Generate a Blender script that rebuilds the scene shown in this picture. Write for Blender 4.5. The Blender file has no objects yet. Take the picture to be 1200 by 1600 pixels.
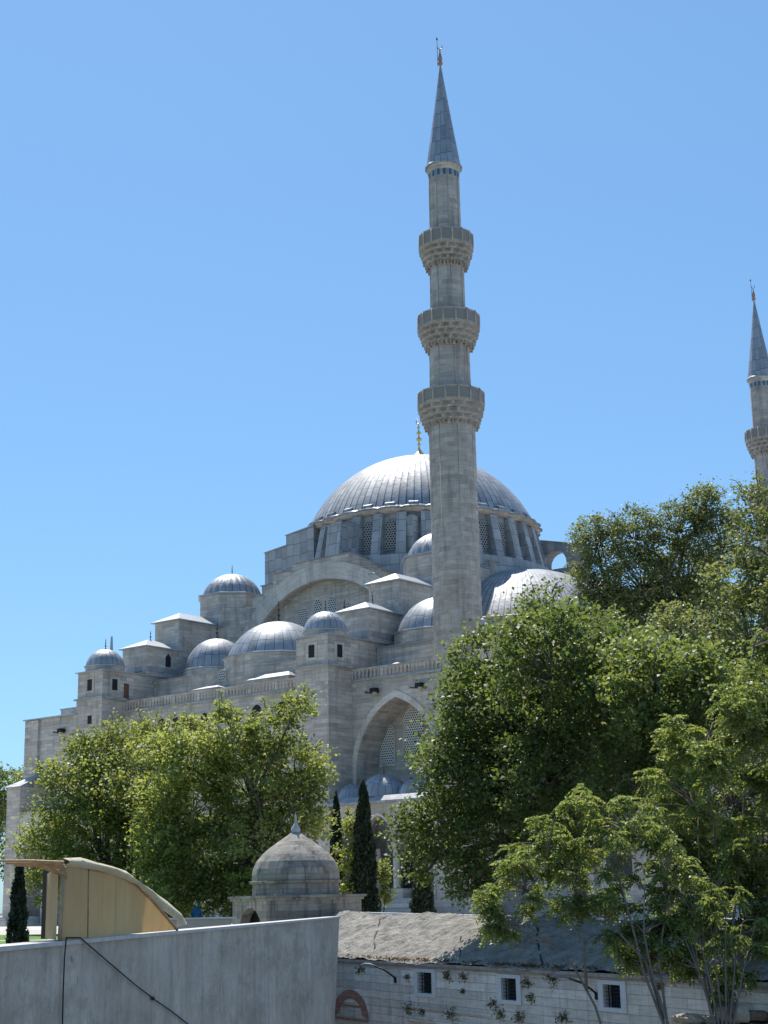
import bpy, math, random
import numpy as np
from mathutils import Vector, Matrix
R = math.radians
PI = math.pi
C = bpy.context.scene.collection

# ------------------------------------------------------------------ camera
scn = bpy.context.scene
PITCH = 0.2484991
ROLL = 0.020
fw = Vector((0, math.cos(PITCH), math.sin(PITCH)))
r0 = Vector((1, 0, 0))
u0 = Vector((0, -math.sin(PITCH), math.cos(PITCH)))
cr = r0 * math.cos(ROLL) - u0 * math.sin(ROLL)
cu = r0 * math.sin(ROLL) + u0 * math.cos(ROLL)
cam_d = bpy.data.cameras.new("camera")
cam = bpy.data.objects.new("camera", cam_d)
C.objects.link(cam)
m = Matrix((cr, cu, -fw)).transposed().to_4x4()
cam.matrix_world = m
cam_d.sensor_fit = 'VERTICAL'
cam_d.sensor_height = 24.0
cam_d.lens = 24.0 * 2404 / 1600
cam_d.clip_end = 6000
cam_d.clip_start = 0.1
scn.camera = cam
scn.render.resolution_x = 768
scn.render.resolution_y = 1024

# ------------------------------------------------------------------ light
SUN_AZ, SUN_EL = R(-18), R(62)
w = bpy.data.worlds.new("World")
scn.world = w
w.use_nodes = True
nt = w.node_tree
nt.nodes.clear()
sky = nt.nodes.new('ShaderNodeTexSky')
sky.sky_type = 'NISHITA'
sky.sun_disc = False
sky.sun_elevation = SUN_EL
sky.sun_rotation = SUN_AZ % (2 * PI)
sky.altitude = 60
sky.air_density = 1.0
sky.dust_density = 0.45
sky.ozone_density = 3.0
bg = nt.nodes.new('ShaderNodeBackground')
bg.inputs[1].default_value = 0.112
wo = nt.nodes.new('ShaderNodeOutputWorld')
gm_ = nt.nodes.new('ShaderNodeGamma')
gm_.inputs[1].default_value = 0.68
tm_ = nt.nodes.new('ShaderNodeMix')
tm_.data_type = 'RGBA'
tm_.blend_type = 'MULTIPLY'
tm_.inputs[0].default_value = 1.0
tm_.inputs[7].default_value = (0.89, 1.34, 1.71, 1)
nt.links.new(sky.outputs[0], gm_.inputs[0])
nt.links.new(gm_.outputs[0], tm_.inputs[6])
nt.links.new(tm_.outputs[2], bg.inputs[0])
nt.links.new(bg.outputs[0], wo.inputs[0])
sd = bpy.data.lights.new("sun", 'SUN')
sd.energy = 4.4
sd.angle = R(0.5)
sd.color = (1.0, 0.95, 0.87)
sun = bpy.data.objects.new("sun", sd)
C.objects.link(sun)
sdir = Vector((math.sin(SUN_AZ) * math.cos(SUN_EL), math.cos(SUN_AZ) * math.cos(SUN_EL), math.sin(SUN_EL)))
sun.rotation_euler = sdir.to_track_quat('Z', 'Y').to_euler()
sun.location = sdir * 300
scn.view_settings.view_transform = 'Standard'
scn.view_settings.look = 'None'
scn.view_settings.gamma = 1
scn.view_settings.exposure = 0.5
scn.cycles.max_bounces = 8
scn.cycles.transparent_max_bounces = 8
scn.cycles.diffuse_bounces = 4

G = -1.5      # level of the mosque terrace (the eye is at height 0)
LOW = -8.0    # level of the street

# ------------------------------------------------------------------ materials
def new_mat(name):
    mt = bpy.data.materials.new(name)
    mt.use_nodes = True
    n = mt.node_tree
    return mt, n, n.nodes['Principled BSDF']

def N(n, t, **kw):
    nd = n.nodes.new(t)
    for k, v in kw.items():
        if k in nd.inputs:
            nd.inputs[k].default_value = v
        else:
            setattr(nd, k, v)
    return nd

def mixrgb(n, a, b, f, mode='MIX'):
    nd = n.nodes.new('ShaderNodeMix')
    nd.data_type = 'RGBA'
    nd.blend_type = mode
    for i, v in ((0, f), (6, a), (7, b)):
        if hasattr(v, 'links') or isinstance(v, bpy.types.NodeSocket):
            n.links.new(v, nd.inputs[i])
        else:
            nd.inputs[i].default_value = v if i == 0 else (*v, 1)
    return nd.outputs[2]

def ramp(n, src, stops):
    nd = n.nodes.new('ShaderNodeValToRGB')
    e = nd.color_ramp.elements
    e[0].position, e[0].color = stops[0][0], (*stops[0][1],) if len(stops[0][1]) == 4 else (*stops[0][1], 1)
    e[1].position, e[1].color = stops[-1][0], (*stops[-1][1], 1)
    for p, c in stops[1:-1]:
        x = e.new(p)
        x.color = (*c, 1)
    n.links.new(src, nd.inputs[0])
    return nd.outputs[0]

def g3(v):
    return (v, v, v)

def noise(n, vec, scale, detail=4, rough=0.6):
    nd = n.nodes.new('ShaderNodeTexNoise')
    nd.inputs['Scale'].default_value = scale
    nd.inputs['Detail'].default_value = detail
    nd.inputs['Roughness'].default_value = rough
    if vec is not None:
        n.links.new(vec, nd.inputs['Vector'])
    return nd.outputs[0]

def mapped(n, src, sc):
    mp = n.nodes.new('ShaderNodeMapping')
    mp.inputs['Scale'].default_value = sc
    n.links.new(src, mp.inputs[0])
    return mp.outputs[0]

def stone_mat(name, c1, c2, mortar, bw=0.95, bh=0.36, stain=(0.10, 0.095, 0.09), stain_amt=0.5, msize=0.012, sc=1.0, bump=0.25, warm=(0.40, 0.33, 0.25)):
    mt, n, p = new_mat(name)
    tc = N(n, 'ShaderNodeTexCoord')
    geo = N(n, 'ShaderNodeNewGeometry')
    br = N(n, 'ShaderNodeTexBrick')
    br.offset = 0.5
    br.offset_frequency = 2
    br.squash = 1.35
    br.squash_frequency = 3
    br.inputs['Color1'].default_value = (*c1, 1)
    br.inputs['Color2'].default_value = (*c2, 1)
    br.inputs['Mortar'].default_value = (*mortar, 1)
    br.inputs['Scale'].default_value = 1
    br.inputs['Mortar Size'].default_value = msize
    br.inputs['Mortar Smooth'].default_value = 0.3
    br.inputs['Bias'].default_value = -0.25
    br.inputs['Brick Width'].default_value = bw
    br.inputs['Row Height'].default_value = bh
    n.links.new(tc.outputs['UV'], br.inputs['Vector'])
    # a second, larger block pattern for the occasional replaced darker or paler stone
    br2 = N(n, 'ShaderNodeTexBrick')
    br2.inputs['Color1'].default_value = (0.50, 0.49, 0.49, 1)
    br2.inputs['Color2'].default_value = (1.12, 1.1, 1.06, 1)
    br2.inputs['Mortar'].default_value = (0.9, 0.9, 0.9, 1)
    br2.inputs['Mortar Size'].default_value = 0.0
    br2.inputs['Brick Width'].default_value = bw * 2.1
    br2.inputs['Row Height'].default_value = bh
    br2.inputs['Bias'].default_value = 0.35
    br2.inputs['Scale'].default_value = 1
    n.links.new(tc.outputs['UV'], br2.inputs['Vector'])
    col = mixrgb(n, br.outputs[0], br2.outputs[0], 0.55, 'MULTIPLY')
    pos = geo.outputs['Position']
    n1 = noise(n, pos, 0.22 * sc, 6, 0.65)
    f1 = ramp(n, n1, [(0.45, g3(0)), (0.72, g3(1))])
    col = mixrgb(n, col, warm, N_scale(n, f1, 0.38))
    # run-off streaks
    st = noise(n, mapped(n, pos, (1.3 * sc, 1.3 * sc, 0.14 * sc)), 1.0, 5, 0.7)
    f2 = ramp(n, st, [(0.50, g3(0)), (0.74, g3(1))])
    col = mixrgb(n, col, stain, N_scale(n, f2, stain_amt))
    n3 = noise(n, mapped(n, tc.outputs['UV'], (0.45, 3.2, 1.0)), 1.5 * sc, 6, 0.72)
    f3 = ramp(n, n3, [(0.30, (0.66, 0.635, 0.62)), (0.5, g3(0.97)), (0.72, g3(1.12))])
    col = mixrgb(n, col, f3, 0.8, 'MULTIPLY')
    n.links.new(col, p.inputs['Base Color'])
    p.inputs['Roughness'].default_value = 0.88
    p.inputs['Specular IOR Level'].default_value = 0.25
    bp = N(n, 'ShaderNodeBump')
    bp.inputs['Strength'].default_value = bump
    bp.inputs['Distance'].default_value = 0.05
    fine = noise(n, pos, 6 * sc, 5, 0.7)
    ad = n.nodes.new('ShaderNodeMath')
    ad.operation = 'SUBTRACT'
    n.links.new(fine, ad.inputs[0])
    n.links.new(br.outputs['Fac'], ad.inputs[1])
    n.links.new(ad.outputs[0], bp.inputs['Height'])
    n.links.new(bp.outputs[0], p.inputs['Normal'])
    return mt

def N_scale(n, sock, k):
    md = n.nodes.new('ShaderNodeMath')
    md.operation = 'MULTIPLY'
    n.links.new(sock, md.inputs[0])
    md.inputs[1].default_value = k
    return md.outputs[0]

def math_n(n, op, a, b=None):
    md = n.nodes.new('ShaderNodeMath')
    md.operation = op
    for i, v in enumerate((a, b)):
        if v is None:
            continue
        if isinstance(v, (int, float)):
            md.inputs[i].default_value = v
        else:
            n.links.new(v, md.inputs[i])
    return md.outputs[0]

def lead_mat(name, base=(0.27, 0.285, 0.305), lap=1.5, seam=0.7, metallic=0.42, rough=0.48, line=0.07):
    mt, n, p = new_mat(name)
    tc = N(n, 'ShaderNodeTexCoord')
    geo = N(n, 'ShaderNodeNewGeometry')
    sp = N(n, 'ShaderNodeSeparateXYZ')
    n.links.new(tc.outputs['UV'], sp.inputs[0])
    u = math_n(n, 'DIVIDE', sp.outputs[0], seam)
    fu = math_n(n, 'FLOOR', u)
    # stagger the horizontal laps strip by strip
    wn = N(n, 'ShaderNodeTexWhiteNoise')
    wn.noise_dimensions = '1D'
    n.links.new(fu, wn.inputs['W'])
    v = math_n(n, 'ADD', math_n(n, 'DIVIDE', sp.outputs[1], lap), N_scale(n, wn.outputs[0], 0.35))
    fv = math_n(n, 'FLOOR', v)
    cmb = N(n, 'ShaderNodeCombineXYZ')
    n.links.new(fu, cmb.inputs[0])
    n.links.new(fv, cmb.inputs[1])
    wn2 = N(n, 'ShaderNodeTexWhiteNoise')
    wn2.noise_dimensions = '2D'
    n.links.new(cmb.outputs[0], wn2.inputs['Vector'])
    tone = ramp(n, wn2.outputs[0], [(0, g3(0.80)), (1, g3(1.15))])
    nz = noise(n, geo.outputs['Position'], 0.9, 6, 0.7)
    oxide = ramp(n, nz, [(0.3, base), (0.62, tuple(c * 1.25 + 0.02 for c in base)), (0.8, (0.40, 0.42, 0.44))])
    col = mixrgb(n, oxide, tone, 1.0, 'MULTIPLY')
    du = math_n(n, 'SUBTRACT', u, fu)
    l1 = math_n(n, 'LESS_THAN', du, line)
    dv = math_n(n, 'SUBTRACT', v, fv)
    l2 = math_n(n, 'LESS_THAN', dv, 0.05)
    ln = math_n(n, 'MAXIMUM', l1, N_scale(n, l2, 0.75))
    col = mixrgb(n, col, (0.045, 0.055, 0.07), N_scale(n, ln, 0.9))
    n.links.new(col, p.inputs['Base Color'])
    p.inputs['Metallic'].default_value = metallic
    rr = ramp(n, noise(n, geo.outputs['Position'], 3, 4), [(0.3, g3(rough - 0.06)), (0.7, g3(rough + 0.16))])
    n.links.new(rr, p.inputs['Roughness'])
    bp = N(n, 'ShaderNodeBump')
    bp.inputs['Strength'].default_value = 0.35
    bp.inputs['Distance'].default_value = 0.05
    hh = math_n(n, 'ADD', N_scale(n, noise(n, geo.outputs['Position'], 1.8, 3), 1.0), N_scale(n, wn2.outputs[0], 0.4))
    n.links.new(hh, bp.inputs['Height'])
    n.links.new(bp.outputs[0], p.inputs['Normal'])
    return mt

def plain(name, col, rough=0.7, metallic=0.0, var=0.25, scale=3.0, bump=0.15, spec=0.3):
    mt, n, p = new_mat(name)
    geo = N(n, 'ShaderNodeNewGeometry')
    nz = noise(n, geo.outputs['Position'], scale, 5, 0.65)
    c = ramp(n, nz, [(0.25, tuple(x * (1 - var) for x in col)), (0.75, tuple(min(1, x * (1 + var)) for x in col))])
    n.links.new(c, p.inputs['Base Color'])
    p.inputs['Roughness'].default_value = rough
    p.inputs['Metallic'].default_value = metallic
    p.inputs['Specular IOR Level'].default_value = spec
    if bump:
        bp = N(n, 'ShaderNodeBump')
        bp.inputs['Strength'].default_value = bump
        bp.inputs['Distance'].default_value = 0.03
        n.links.new(noise(n, geo.outputs['Position'], scale * 6, 4), bp.inputs['Height'])
        n.links.new(bp.outputs[0], p.inputs['Normal'])
    return mt

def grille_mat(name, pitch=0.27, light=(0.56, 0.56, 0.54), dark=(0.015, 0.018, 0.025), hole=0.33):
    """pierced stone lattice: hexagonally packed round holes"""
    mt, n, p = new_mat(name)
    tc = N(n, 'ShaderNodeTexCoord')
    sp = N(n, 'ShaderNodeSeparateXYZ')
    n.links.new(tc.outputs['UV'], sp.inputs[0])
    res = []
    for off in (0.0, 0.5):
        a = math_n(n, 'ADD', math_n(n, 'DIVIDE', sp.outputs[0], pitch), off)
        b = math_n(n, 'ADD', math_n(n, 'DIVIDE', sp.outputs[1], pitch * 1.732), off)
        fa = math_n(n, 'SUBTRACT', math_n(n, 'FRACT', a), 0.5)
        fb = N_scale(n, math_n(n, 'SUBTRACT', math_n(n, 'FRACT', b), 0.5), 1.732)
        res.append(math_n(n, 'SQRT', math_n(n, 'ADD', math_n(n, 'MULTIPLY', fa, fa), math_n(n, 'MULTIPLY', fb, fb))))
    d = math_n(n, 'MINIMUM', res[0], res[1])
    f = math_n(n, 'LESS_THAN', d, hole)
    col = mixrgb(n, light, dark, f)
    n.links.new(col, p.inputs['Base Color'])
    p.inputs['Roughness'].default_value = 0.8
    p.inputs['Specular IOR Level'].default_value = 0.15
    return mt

def leaf_mat(name, dark, light, trans=0.35, rough=0.42):
    mt, n, p = new_mat(name)
    at = N(n, 'ShaderNodeAttribute')
    at.attribute_name = 'tone'
    c = ramp(n, at.outputs['Fac'], [(0, dark), (0.6, tuple((a + b) / 2 for a, b in zip(dark, light))), (1, light)])
    n.links.new(c, p.inputs['Base Color'])
    p.inputs['Roughness'].default_value = rough
    p.inputs['Specular IOR Level'].default_value = 0.5
    tr = N(n, 'ShaderNodeBsdfTranslucent')
    ct = mixrgb(n, c, (1.4, 1.3, 0.62), 1.0, 'MULTIPLY')
    n.links.new(ct, tr.inputs[0])
    mx = N(n, 'ShaderNodeMixShader')
    mx.inputs[0].default_value = trans
    out = n.nodes['Material Output']
    n.links.new(p.outputs[0], mx.inputs[1])
    n.links.new(tr.outputs[0], mx.inputs[2])
    n.links.new(mx.outputs[0], out.inputs[0])
    return mt

M = {}
M['stone'] = stone_mat('mosque_stone', (0.47, 0.435, 0.395), (0.64, 0.60, 0.55), (0.34, 0.305, 0.27), warm=(0.42, 0.345, 0.28))
M['arch_stone'] = stone_mat('arch_stone', (0.58, 0.54, 0.49), (0.70, 0.65, 0.59), (0.34, 0.31, 0.28), bw=0.7, bh=1.9)
M['minaret'] = stone_mat('minaret_stone', (0.40, 0.37, 0.34), (0.53, 0.495, 0.46), (0.32, 0.285, 0.255), bw=0.9, bh=0.42, stain_amt=0.6)
M['marble'] = stone_mat('pale_marble', (0.50, 0.475, 0.44), (0.60, 0.57, 0.53), (0.38, 0.355, 0.33), bw=1.3, bh=0.55, stain_amt=0.3)
M['wallstone'] = stone_mat('precinct_stone', (0.68, 0.60, 0.51), (0.86, 0.77, 0.67), (0.34, 0.30, 0.26), bw=1.5, bh=0.30, stain_amt=0.4, sc=2.0, msize=0.010, bump=0.5)
M['kiosk'] = stone_mat('kiosk_stone', (0.26, 0.245, 0.22), (0.42, 0.395, 0.36), (0.14, 0.13, 0.12), bw=0.75, bh=0.30, stain=(0.05, 0.048, 0.047), stain_amt=1.0, sc=1.8, msize=0.003, bump=0.6)
M['screen'] = grille_mat('carved_screen', pitch=0.16, light=(0.34, 0.32, 0.29), dark=(0.13, 0.125, 0.12), hole=0.34)
M['grille'] = grille_mat('window_lattice')
M['grille_big'] = grille_mat('big_window_lattice', pitch=0.24, light=(0.78, 0.77, 0.74), hole=0.33)
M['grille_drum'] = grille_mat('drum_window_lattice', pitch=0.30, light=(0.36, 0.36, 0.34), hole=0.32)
M['lead'] = lead_mat('lead_sheet')
M['lead_main'] = lead_mat('lead_sheet_main_dome', base=(0.28, 0.29, 0.305), line=0.15, rough=0.55, lap=1.15, metallic=0.3)
M['lead_wall'] = lead_mat('lead_cladding', base=(0.30, 0.305, 0.31), metallic=0.1, rough=0.7, lap=1.3, seam=1.0, line=0.03)
M['lead_edge'] = plain('lead_edge', (0.40, 0.42, 0.45), 0.45, 0.4, 0.15)
M['bronze'] = plain('dark_bronze', (0.10, 0.085, 0.075), 0.5, 0.6)
M['gold'] = plain('gilded_metal', (0.72, 0.52, 0.24), 0.35, 0.85, 0.15)
M['copper'] = plain('copper_finial', (0.42, 0.24, 0.15), 0.45, 0.5)
M['tile'] = plain('blue_tile', (0.03, 0.13, 0.26), 0.3, 0, 0.4, 8)
M['dark'] = plain('dark_opening', (0.025, 0.025, 0.03), 0.9, 0, 0.3)
M['darkglass'] = plain('dark_glass', (0.02, 0.023, 0.028), 0.15, 0, 0.3, spec=0.5)
M['woodbrown'] = plain('brown_shutter', (0.14, 0.075, 0.05), 0.7)
M['iron'] = plain('black_iron', (0.02, 0.02, 0.022), 0.6, 0.3, bump=0)
M['frame'] = plain('pale_window_stone', (0.62, 0.60, 0.57), 0.8, 0, 0.12, 5)
M['bark'] = plain('bark', (0.13, 0.115, 0.095), 0.9, 0, 0.45, 4, 0.5)
M['bark_pale'] = plain('pale_bark', (0.20, 0.165, 0.13), 0.85, 0, 0.35, 6, 0.4)
M['leaf_plane'] = leaf_mat('plane_leaf', (0.085, 0.132, 0.045), (0.215, 0.275, 0.105), 0.5, 0.5)
M['leaf_bright'] = leaf_mat('bright_plane_leaf', (0.15, 0.195, 0.06), (0.37, 0.42, 0.17), 0.56, 0.5)
M['leaf_olive'] = leaf_mat('olive_leaf', (0.10, 0.135, 0.06), (0.25, 0.285, 0.135), 0.48, 0.5)
M['leaf_ail'] = leaf_mat('ailanthus_leaf', (0.125, 0.175, 0.055), (0.31, 0.375, 0.15), 0.52, 0.45)
M['leaf_mid'] = leaf_mat('mid_plane_leaf', (0.14, 0.18, 0.06), (0.33, 0.375, 0.15), 0.55, 0.5)
M['leaf_cyp'] = leaf_mat('cypress_leaf', (0.014, 0.028, 0.014), (0.045, 0.070, 0.028), 0.08, 0.7)
M['leaf_dry'] = leaf_mat('dry_weed', (0.09, 0.08, 0.035), (0.25, 0.21, 0.11), 0.3, 0.7)

# ------------------------------------------------------------------ mesh helpers
class MB:
    def __init__(s):
        s.v = []
        s.f = []
        s.uv = {}      # face index -> list of uv
        s.smooth = []

    def add(s, vs, fs, uvs=None, smooth=False):
        o = len(s.v)
        s.v.extend([tuple(v) for v in vs])
        for i, f in enumerate(fs):
            if uvs is not None:
                s.uv[len(s.f)] = uvs[i]
            s.f.append(tuple(o + k for k in f))
            s.smooth.append(smooth)
        return s

    def box(s, x0, x1, y0, y1, z0, z1):
        vs = [(x, y, z) for z in (z0, z1) for y in (y0, y1) for x in (x0, x1)]
        return s.add(vs, [(0, 2, 3, 1), (4, 5, 7, 6), (0, 1, 5, 4), (2, 6, 7, 3), (0, 4, 6, 2), (1, 3, 7, 5)])

    def prism(s, pts, z0, z1, axis='z', cap=True):
        """extrude a polygon. axis z: pts=(x,y); axis y: pts=(x,z) from y=z0..z1; axis x: pts=(y,z)"""
        def mk(a, b, c):
            return (a, b, c) if axis == 'z' else ((a, c, b) if axis == 'y' else (c, a, b))
        k = len(pts)
        vs = [mk(a, b, z0) for a, b in pts] + [mk(a, b, z1) for a, b in pts]
        fs = [(i, (i + 1) % k, k + (i + 1) % k, k + i) for i in range(k)]
        if cap:
            fs += [tuple(range(k - 1, -1, -1)), tuple(range(k, 2 * k))]
        return s.add(vs, fs)

    def lathe(s, cx, cy, prof, n=32, smooth=True, a0=0.0, a1=2 * PI, mod=None, uvs=None, ph=0.0):
        """prof: list of (r,z). uvs: metres of u round the whole turn"""
        full = abs(a1 - a0 - 2 * PI) < 1e-6
        cols = n if full else n + 1
        vs = []
        for (r, z) in prof:
            for i in range(cols):
                a = a0 + (a1 - a0) * i / n + ph
                rr = r if mod is None else mod(r, z, a - ph, i)
                vs.append((cx + rr * math.cos(a), cy + rr * math.sin(a), z))
        fs, us = [], []
        vv = 0.0
        rmax = max(r for r, z in prof)
        L = uvs if uvs else rmax * 2 * PI
        for j in range(len(prof) - 1):
            dv = math.hypot(prof[j + 1][0] - prof[j][0], prof[j + 1][1] - prof[j][1])
            for i in range(n):
                i2 = (i + 1) % cols
                fs.append((j * cols + i, j * cols + i2, (j + 1) * cols + i2, (j + 1) * cols + i))
                ua, ub = L * i / n, L * (i + 1) / n
                us.append([(ua, vv), (ub, vv), (ub, vv + dv), (ua, vv + dv)])
            vv += dv
        return s.add(vs, fs, us, smooth)

    def tube(s, pts, rads, n=6):
        pts = [Vector(p) for p in pts]
        if isinstance(rads, (int, float)):
            rads = [rads] * len(pts)
        vs = []
        for i, p in enumerate(pts):
            d = (pts[min(i + 1, len(pts) - 1)] - pts[max(i - 1, 0)])
            if d.length < 1e-6:
                d = Vector((0, 0, 1))
            d.normalize()
            a = d.cross(Vector((0.3, 0.1, 1) if abs(d.z) < 0.9 else (1, 0, 0.1))).normalized()
            b = d.cross(a)
            for k in range(n):
                t = 2 * PI * k / n
                vs.append(p + (a * math.cos(t) + b * math.sin(t)) * rads[i])
        fs = []
        for i in range(len(pts) - 1):
            for k in range(n):
                k2 = (k + 1) % n
                fs.append((i * n + k, i * n + k2, (i + 1) * n + k2, (i + 1) * n + k))
        fs.append(tuple(range(n - 1, -1, -1)))
        fs.append(tuple((len(pts) - 1) * n + k for k in range(n)))
        return s.add(vs, fs, None, True)

    def scale(s, k):
        s.v = [(a * k, b * k, c * k) for a, b, c in s.v]
        s.uv = {i: [(a * k, b * k) for a, b in u] for i, u in s.uv.items()}
        return s

    def build(s, name, mat, parent=None):
        me = bpy.data.meshes.new(name)
        V = np.array(s.v, dtype=float)
        if parent is not None:
            V = V - np.array([0, 0, root_of(parent)['_z']])
        me.from_pydata(V.tolist(), [], s.f)
        me.polygons.foreach_set('use_smooth', s.smooth)
        uvl = me.uv_layers.new(name='UVMap')
        me.update()
        for p in me.polygons:
            if p.index in s.uv:
                for k, li in enumerate(p.loop_indices):
                    uvl.data[li].uv = s.uv[p.index][k]
            else:
                nn = p.normal
                if abs(nn.z) > 0.95:
                    for li in p.loop_indices:
                        co = me.vertices[me.loops[li].vertex_index].co
                        uvl.data[li].uv = (co.x, co.y)
                else:
                    t = Vector((-nn.y, nn.x, 0)).normalized()
                    b = nn.cross(t)
                    for li in p.loop_indices:
                        co = me.vertices[me.loops[li].vertex_index].co
                        uvl.data[li].uv = (co.dot(t), co.dot(b))
        me.materials.append(mat)
        o = bpy.data.objects.new(name, me)
        C.objects.link(o)
        if parent is not None:
            o.parent = parent
        return o

def root_of(o):
    while o.parent is not None:
        o = o.parent
    return o

def thing(name, label, cat, loc=(0, 0, 0), rz=0.0, group=None):
    o = bpy.data.objects.new(name, None)
    o.empty_display_size = 0.5
    C.objects.link(o)
    o.location = loc
    o.rotation_euler = (0, 0, rz)
    o['label'] = label
    o['category'] = cat
    o['_z'] = loc[2]
    if group:
        o['group'] = group
    return o

def tag(o, label, cat, group=None):
    o['label'] = label
    o['category'] = cat
    if group:
        o['group'] = group
    return o

def struct(o):
    o['kind'] = 'structure'
    return o

def dome_prof(z0, Rr, H, steps=16, rmin=0.02):
    out = []
    if H <= Rr:
        rho = (Rr * Rr + H * H) / (2 * H)
        zc = z0 + H - rho
        t0 = math.asin(min(1, Rr / rho))
        if z0 < zc:
            t0 = PI - t0
        for i in range(steps + 1):
            t = t0 * (1 - i / steps)
            out.append((max(rmin, rho * math.sin(t)), zc + rho * math.cos(t)))
    else:
        for i in range(steps + 1):
            t = PI / 2 * i / steps
            out.append((max(rmin, Rr * math.cos(t)), z0 + H * math.sin(t)))
    return out

def dome(cx, cy, z0, Rr, H, ns, mat, parent, name='dome', flute=0.02, rib=0.0, steps=16, sub=4, **kw):
    mb = MB()
    n = ns * sub
    def mod(r, z, a, i):
        k = i % sub
        q = math.sin(PI * k / sub)
        return r * (1 + flute * q) + (rib if k == 0 else 0) * min(1, r / Rr * 3)
    mb.lathe(cx, cy, dome_prof(z0, Rr, H, steps), n, True, mod=mod, uvs=ns * 0.7, **kw)
    return mb.build(name, mat, parent)

def finial(cx, cy, z, h, mat, parent, name='finial', crescent=True, fat=1.0):
    mb = MB()
    k = h
    r = 0.045 * h * fat
    pr = [(r * 2.6, z - 0.02 * k), (r * 2.2, z + 0.05 * k), (r * 0.9, z + 0.10 * k), (r * 0.5, z + 0.2 * k), (r * 1.5, z + 0.26 * k), (r * 1.5, z + 0.30 * k), (r * 0.45, z + 0.36 * k),
          (r * 0.45, z + 0.42 * k), (r * 1.15, z + 0.47 * k), (r * 1.15, z + 0.50 * k), (r * 0.4, z + 0.55 * k), (r * 0.4, z + 0.62 * k), (r * 0.9, z + 0.67 * k), (r * 0.4, z + 0.73 * k), (r * 0.3, z + 0.82 * k), (0.01, z + 0.84 * k)]
    mb.lathe(cx, cy, pr, 10)
    if crescent:
        pts, rad = [], []
        for i in range(13):
            a = R(-240) + R(300) * i / 12
            pts.append((cx + 0.075 * k * math.cos(a), cy, z + 0.915 * k + 0.075 * k * math.sin(a)))
            rad.append(0.006 * k + 0.016 * k * math.sin(PI * i / 12))
        mb.tube(pts, rad, 5)
    return mb.build(name, mat, parent)

def ogive(w, zs, za, n=10):
    """left-to-right outline of a pointed arch: half width w, springing zs, apex za"""
    h = za - zs
    out = []
    c = (h * h - w * w) / (2 * w)        # centre offset beyond the axis
    c = max(c, 0)
    rad = w + c
    amax = math.atan2(h, c) if c > 0 else PI / 2
    for i in range(n + 1):
        a = amax * i / n
        x = -(rad * math.cos(a) - c)
        z = zs + (rad * math.sin(a)) * (h / (rad * math.sin(amax)))
        out.append((x, z))
    out[-1] = (0, za)
    return out + [(-x, z) for x, z in out[-2::-1]]

def arch_wall(mb, x0, x1, z0, z1, cx, w, zb, zs, za, yf, yb):
    """wall slab with a pointed opening, front at yf, back at yb (intrados built too)"""
    o = [(cx + x, z) for x, z in ogive(w, zs, za)]
    path = [(cx - w, zb)] + o + [(cx + w, zb)]
    for y, flip in ((yf, False), (yb, True)):
        vs, fs = [], []
        def q(p):
            vs.extend([(a, y, b) for a, b in p])
            idx = list(range(len(vs) - len(p), len(vs)))
            fs.append(tuple(idx if not flip else idx[::-1]))
        q([(x0, z0), (cx - w, z0), (cx - w, z1), (x0, z1)]) if x0 < cx - w else None
        q([(cx + w, z0), (x1, z0), (x1, z1), (cx + w, z1)]) if x1 > cx + w else None
        if zb > z0:
            q([(cx - w, z0), (cx + w, z0), (cx + w, zb), (cx - w, zb)])
        for a, b in zip(o[:-1], o[1:]):
            q([a, b, (b[0], z1), (a[0], z1)])
        mb.add(vs, fs)
    vs, fs = [], []
    for a, b in zip(path[:-1], path[1:]):
        k = len(vs)
        vs += [(a[0], yf, a[1]), (a[0], yb, a[1]), (b[0], yb, b[1]), (b[0], yf, b[1])]
        fs.append((k, k + 1, k + 2, k + 3))
    mb.add(vs, fs)
    k = [(x0, yf, z1), (x1, yf, z1), (x1, yb, z1), (x0, yb, z1), (x0, yf, z0), (x1, yf, z0), (x1, yb, z0), (x0, yb, z0)]
    mb.add(k, [(0, 1, 2, 3), (0, 3, 7, 4), (1, 5, 6, 2)])
    return mb

def arch_panel(cx, w, z0, zs, za, y, th=0.1):
    mb = MB()
    pts = [(cx - w, z0)] + [(cx + x, z) for x, z in ogive(w, zs, za, 6)] + [(cx + w, z0)]
    return mb.prism(pts, y, y + th, 'y')

def hip(mb, x0, x1, y0, y1, z, h, ov=0.25, lip=0.12):
    x0 -= ov; x1 += ov; y0 -= ov; y1 += ov
    mb.box(x0, x1, y0, y1, z, z + lip)
    z += lip
    if (x1 - x0) > (y1 - y0):
        d = (y1 - y0) / 2
        a, b = (x0 + d, (y0 + y1) / 2, z + h), (x1 - d, (y0 + y1) / 2, z + h)
        vs = [(x0, y0, z), (x1, y0, z), (x1, y1, z), (x0, y1, z), a, b]
        fs = [(0, 1, 5, 4), (2, 3, 4, 5), (1, 2, 5), (3, 0, 4)]
    else:
        d = (x1 - x0) / 2
        a, b = ((x0 + x1) / 2, y0 + d, z + h), ((x0 + x1) / 2, y1 - d, z + h)
        vs = [(x0, y0, z), (x1, y0, z), (x1, y1, z), (x0, y1, z), a, b]
        fs = [(0, 1, 4), (1, 2, 5, 4), (2, 3, 5), (3, 0, 4, 5)]
    mb.add(vs, fs)
    return mb

def copy_tree(o, parent=None):
    c = o.copy()
    C.objects.link(c)
    c.parent = parent
    for ch in list(o.children):
        copy_tree(ch, c)
    return c

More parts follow.
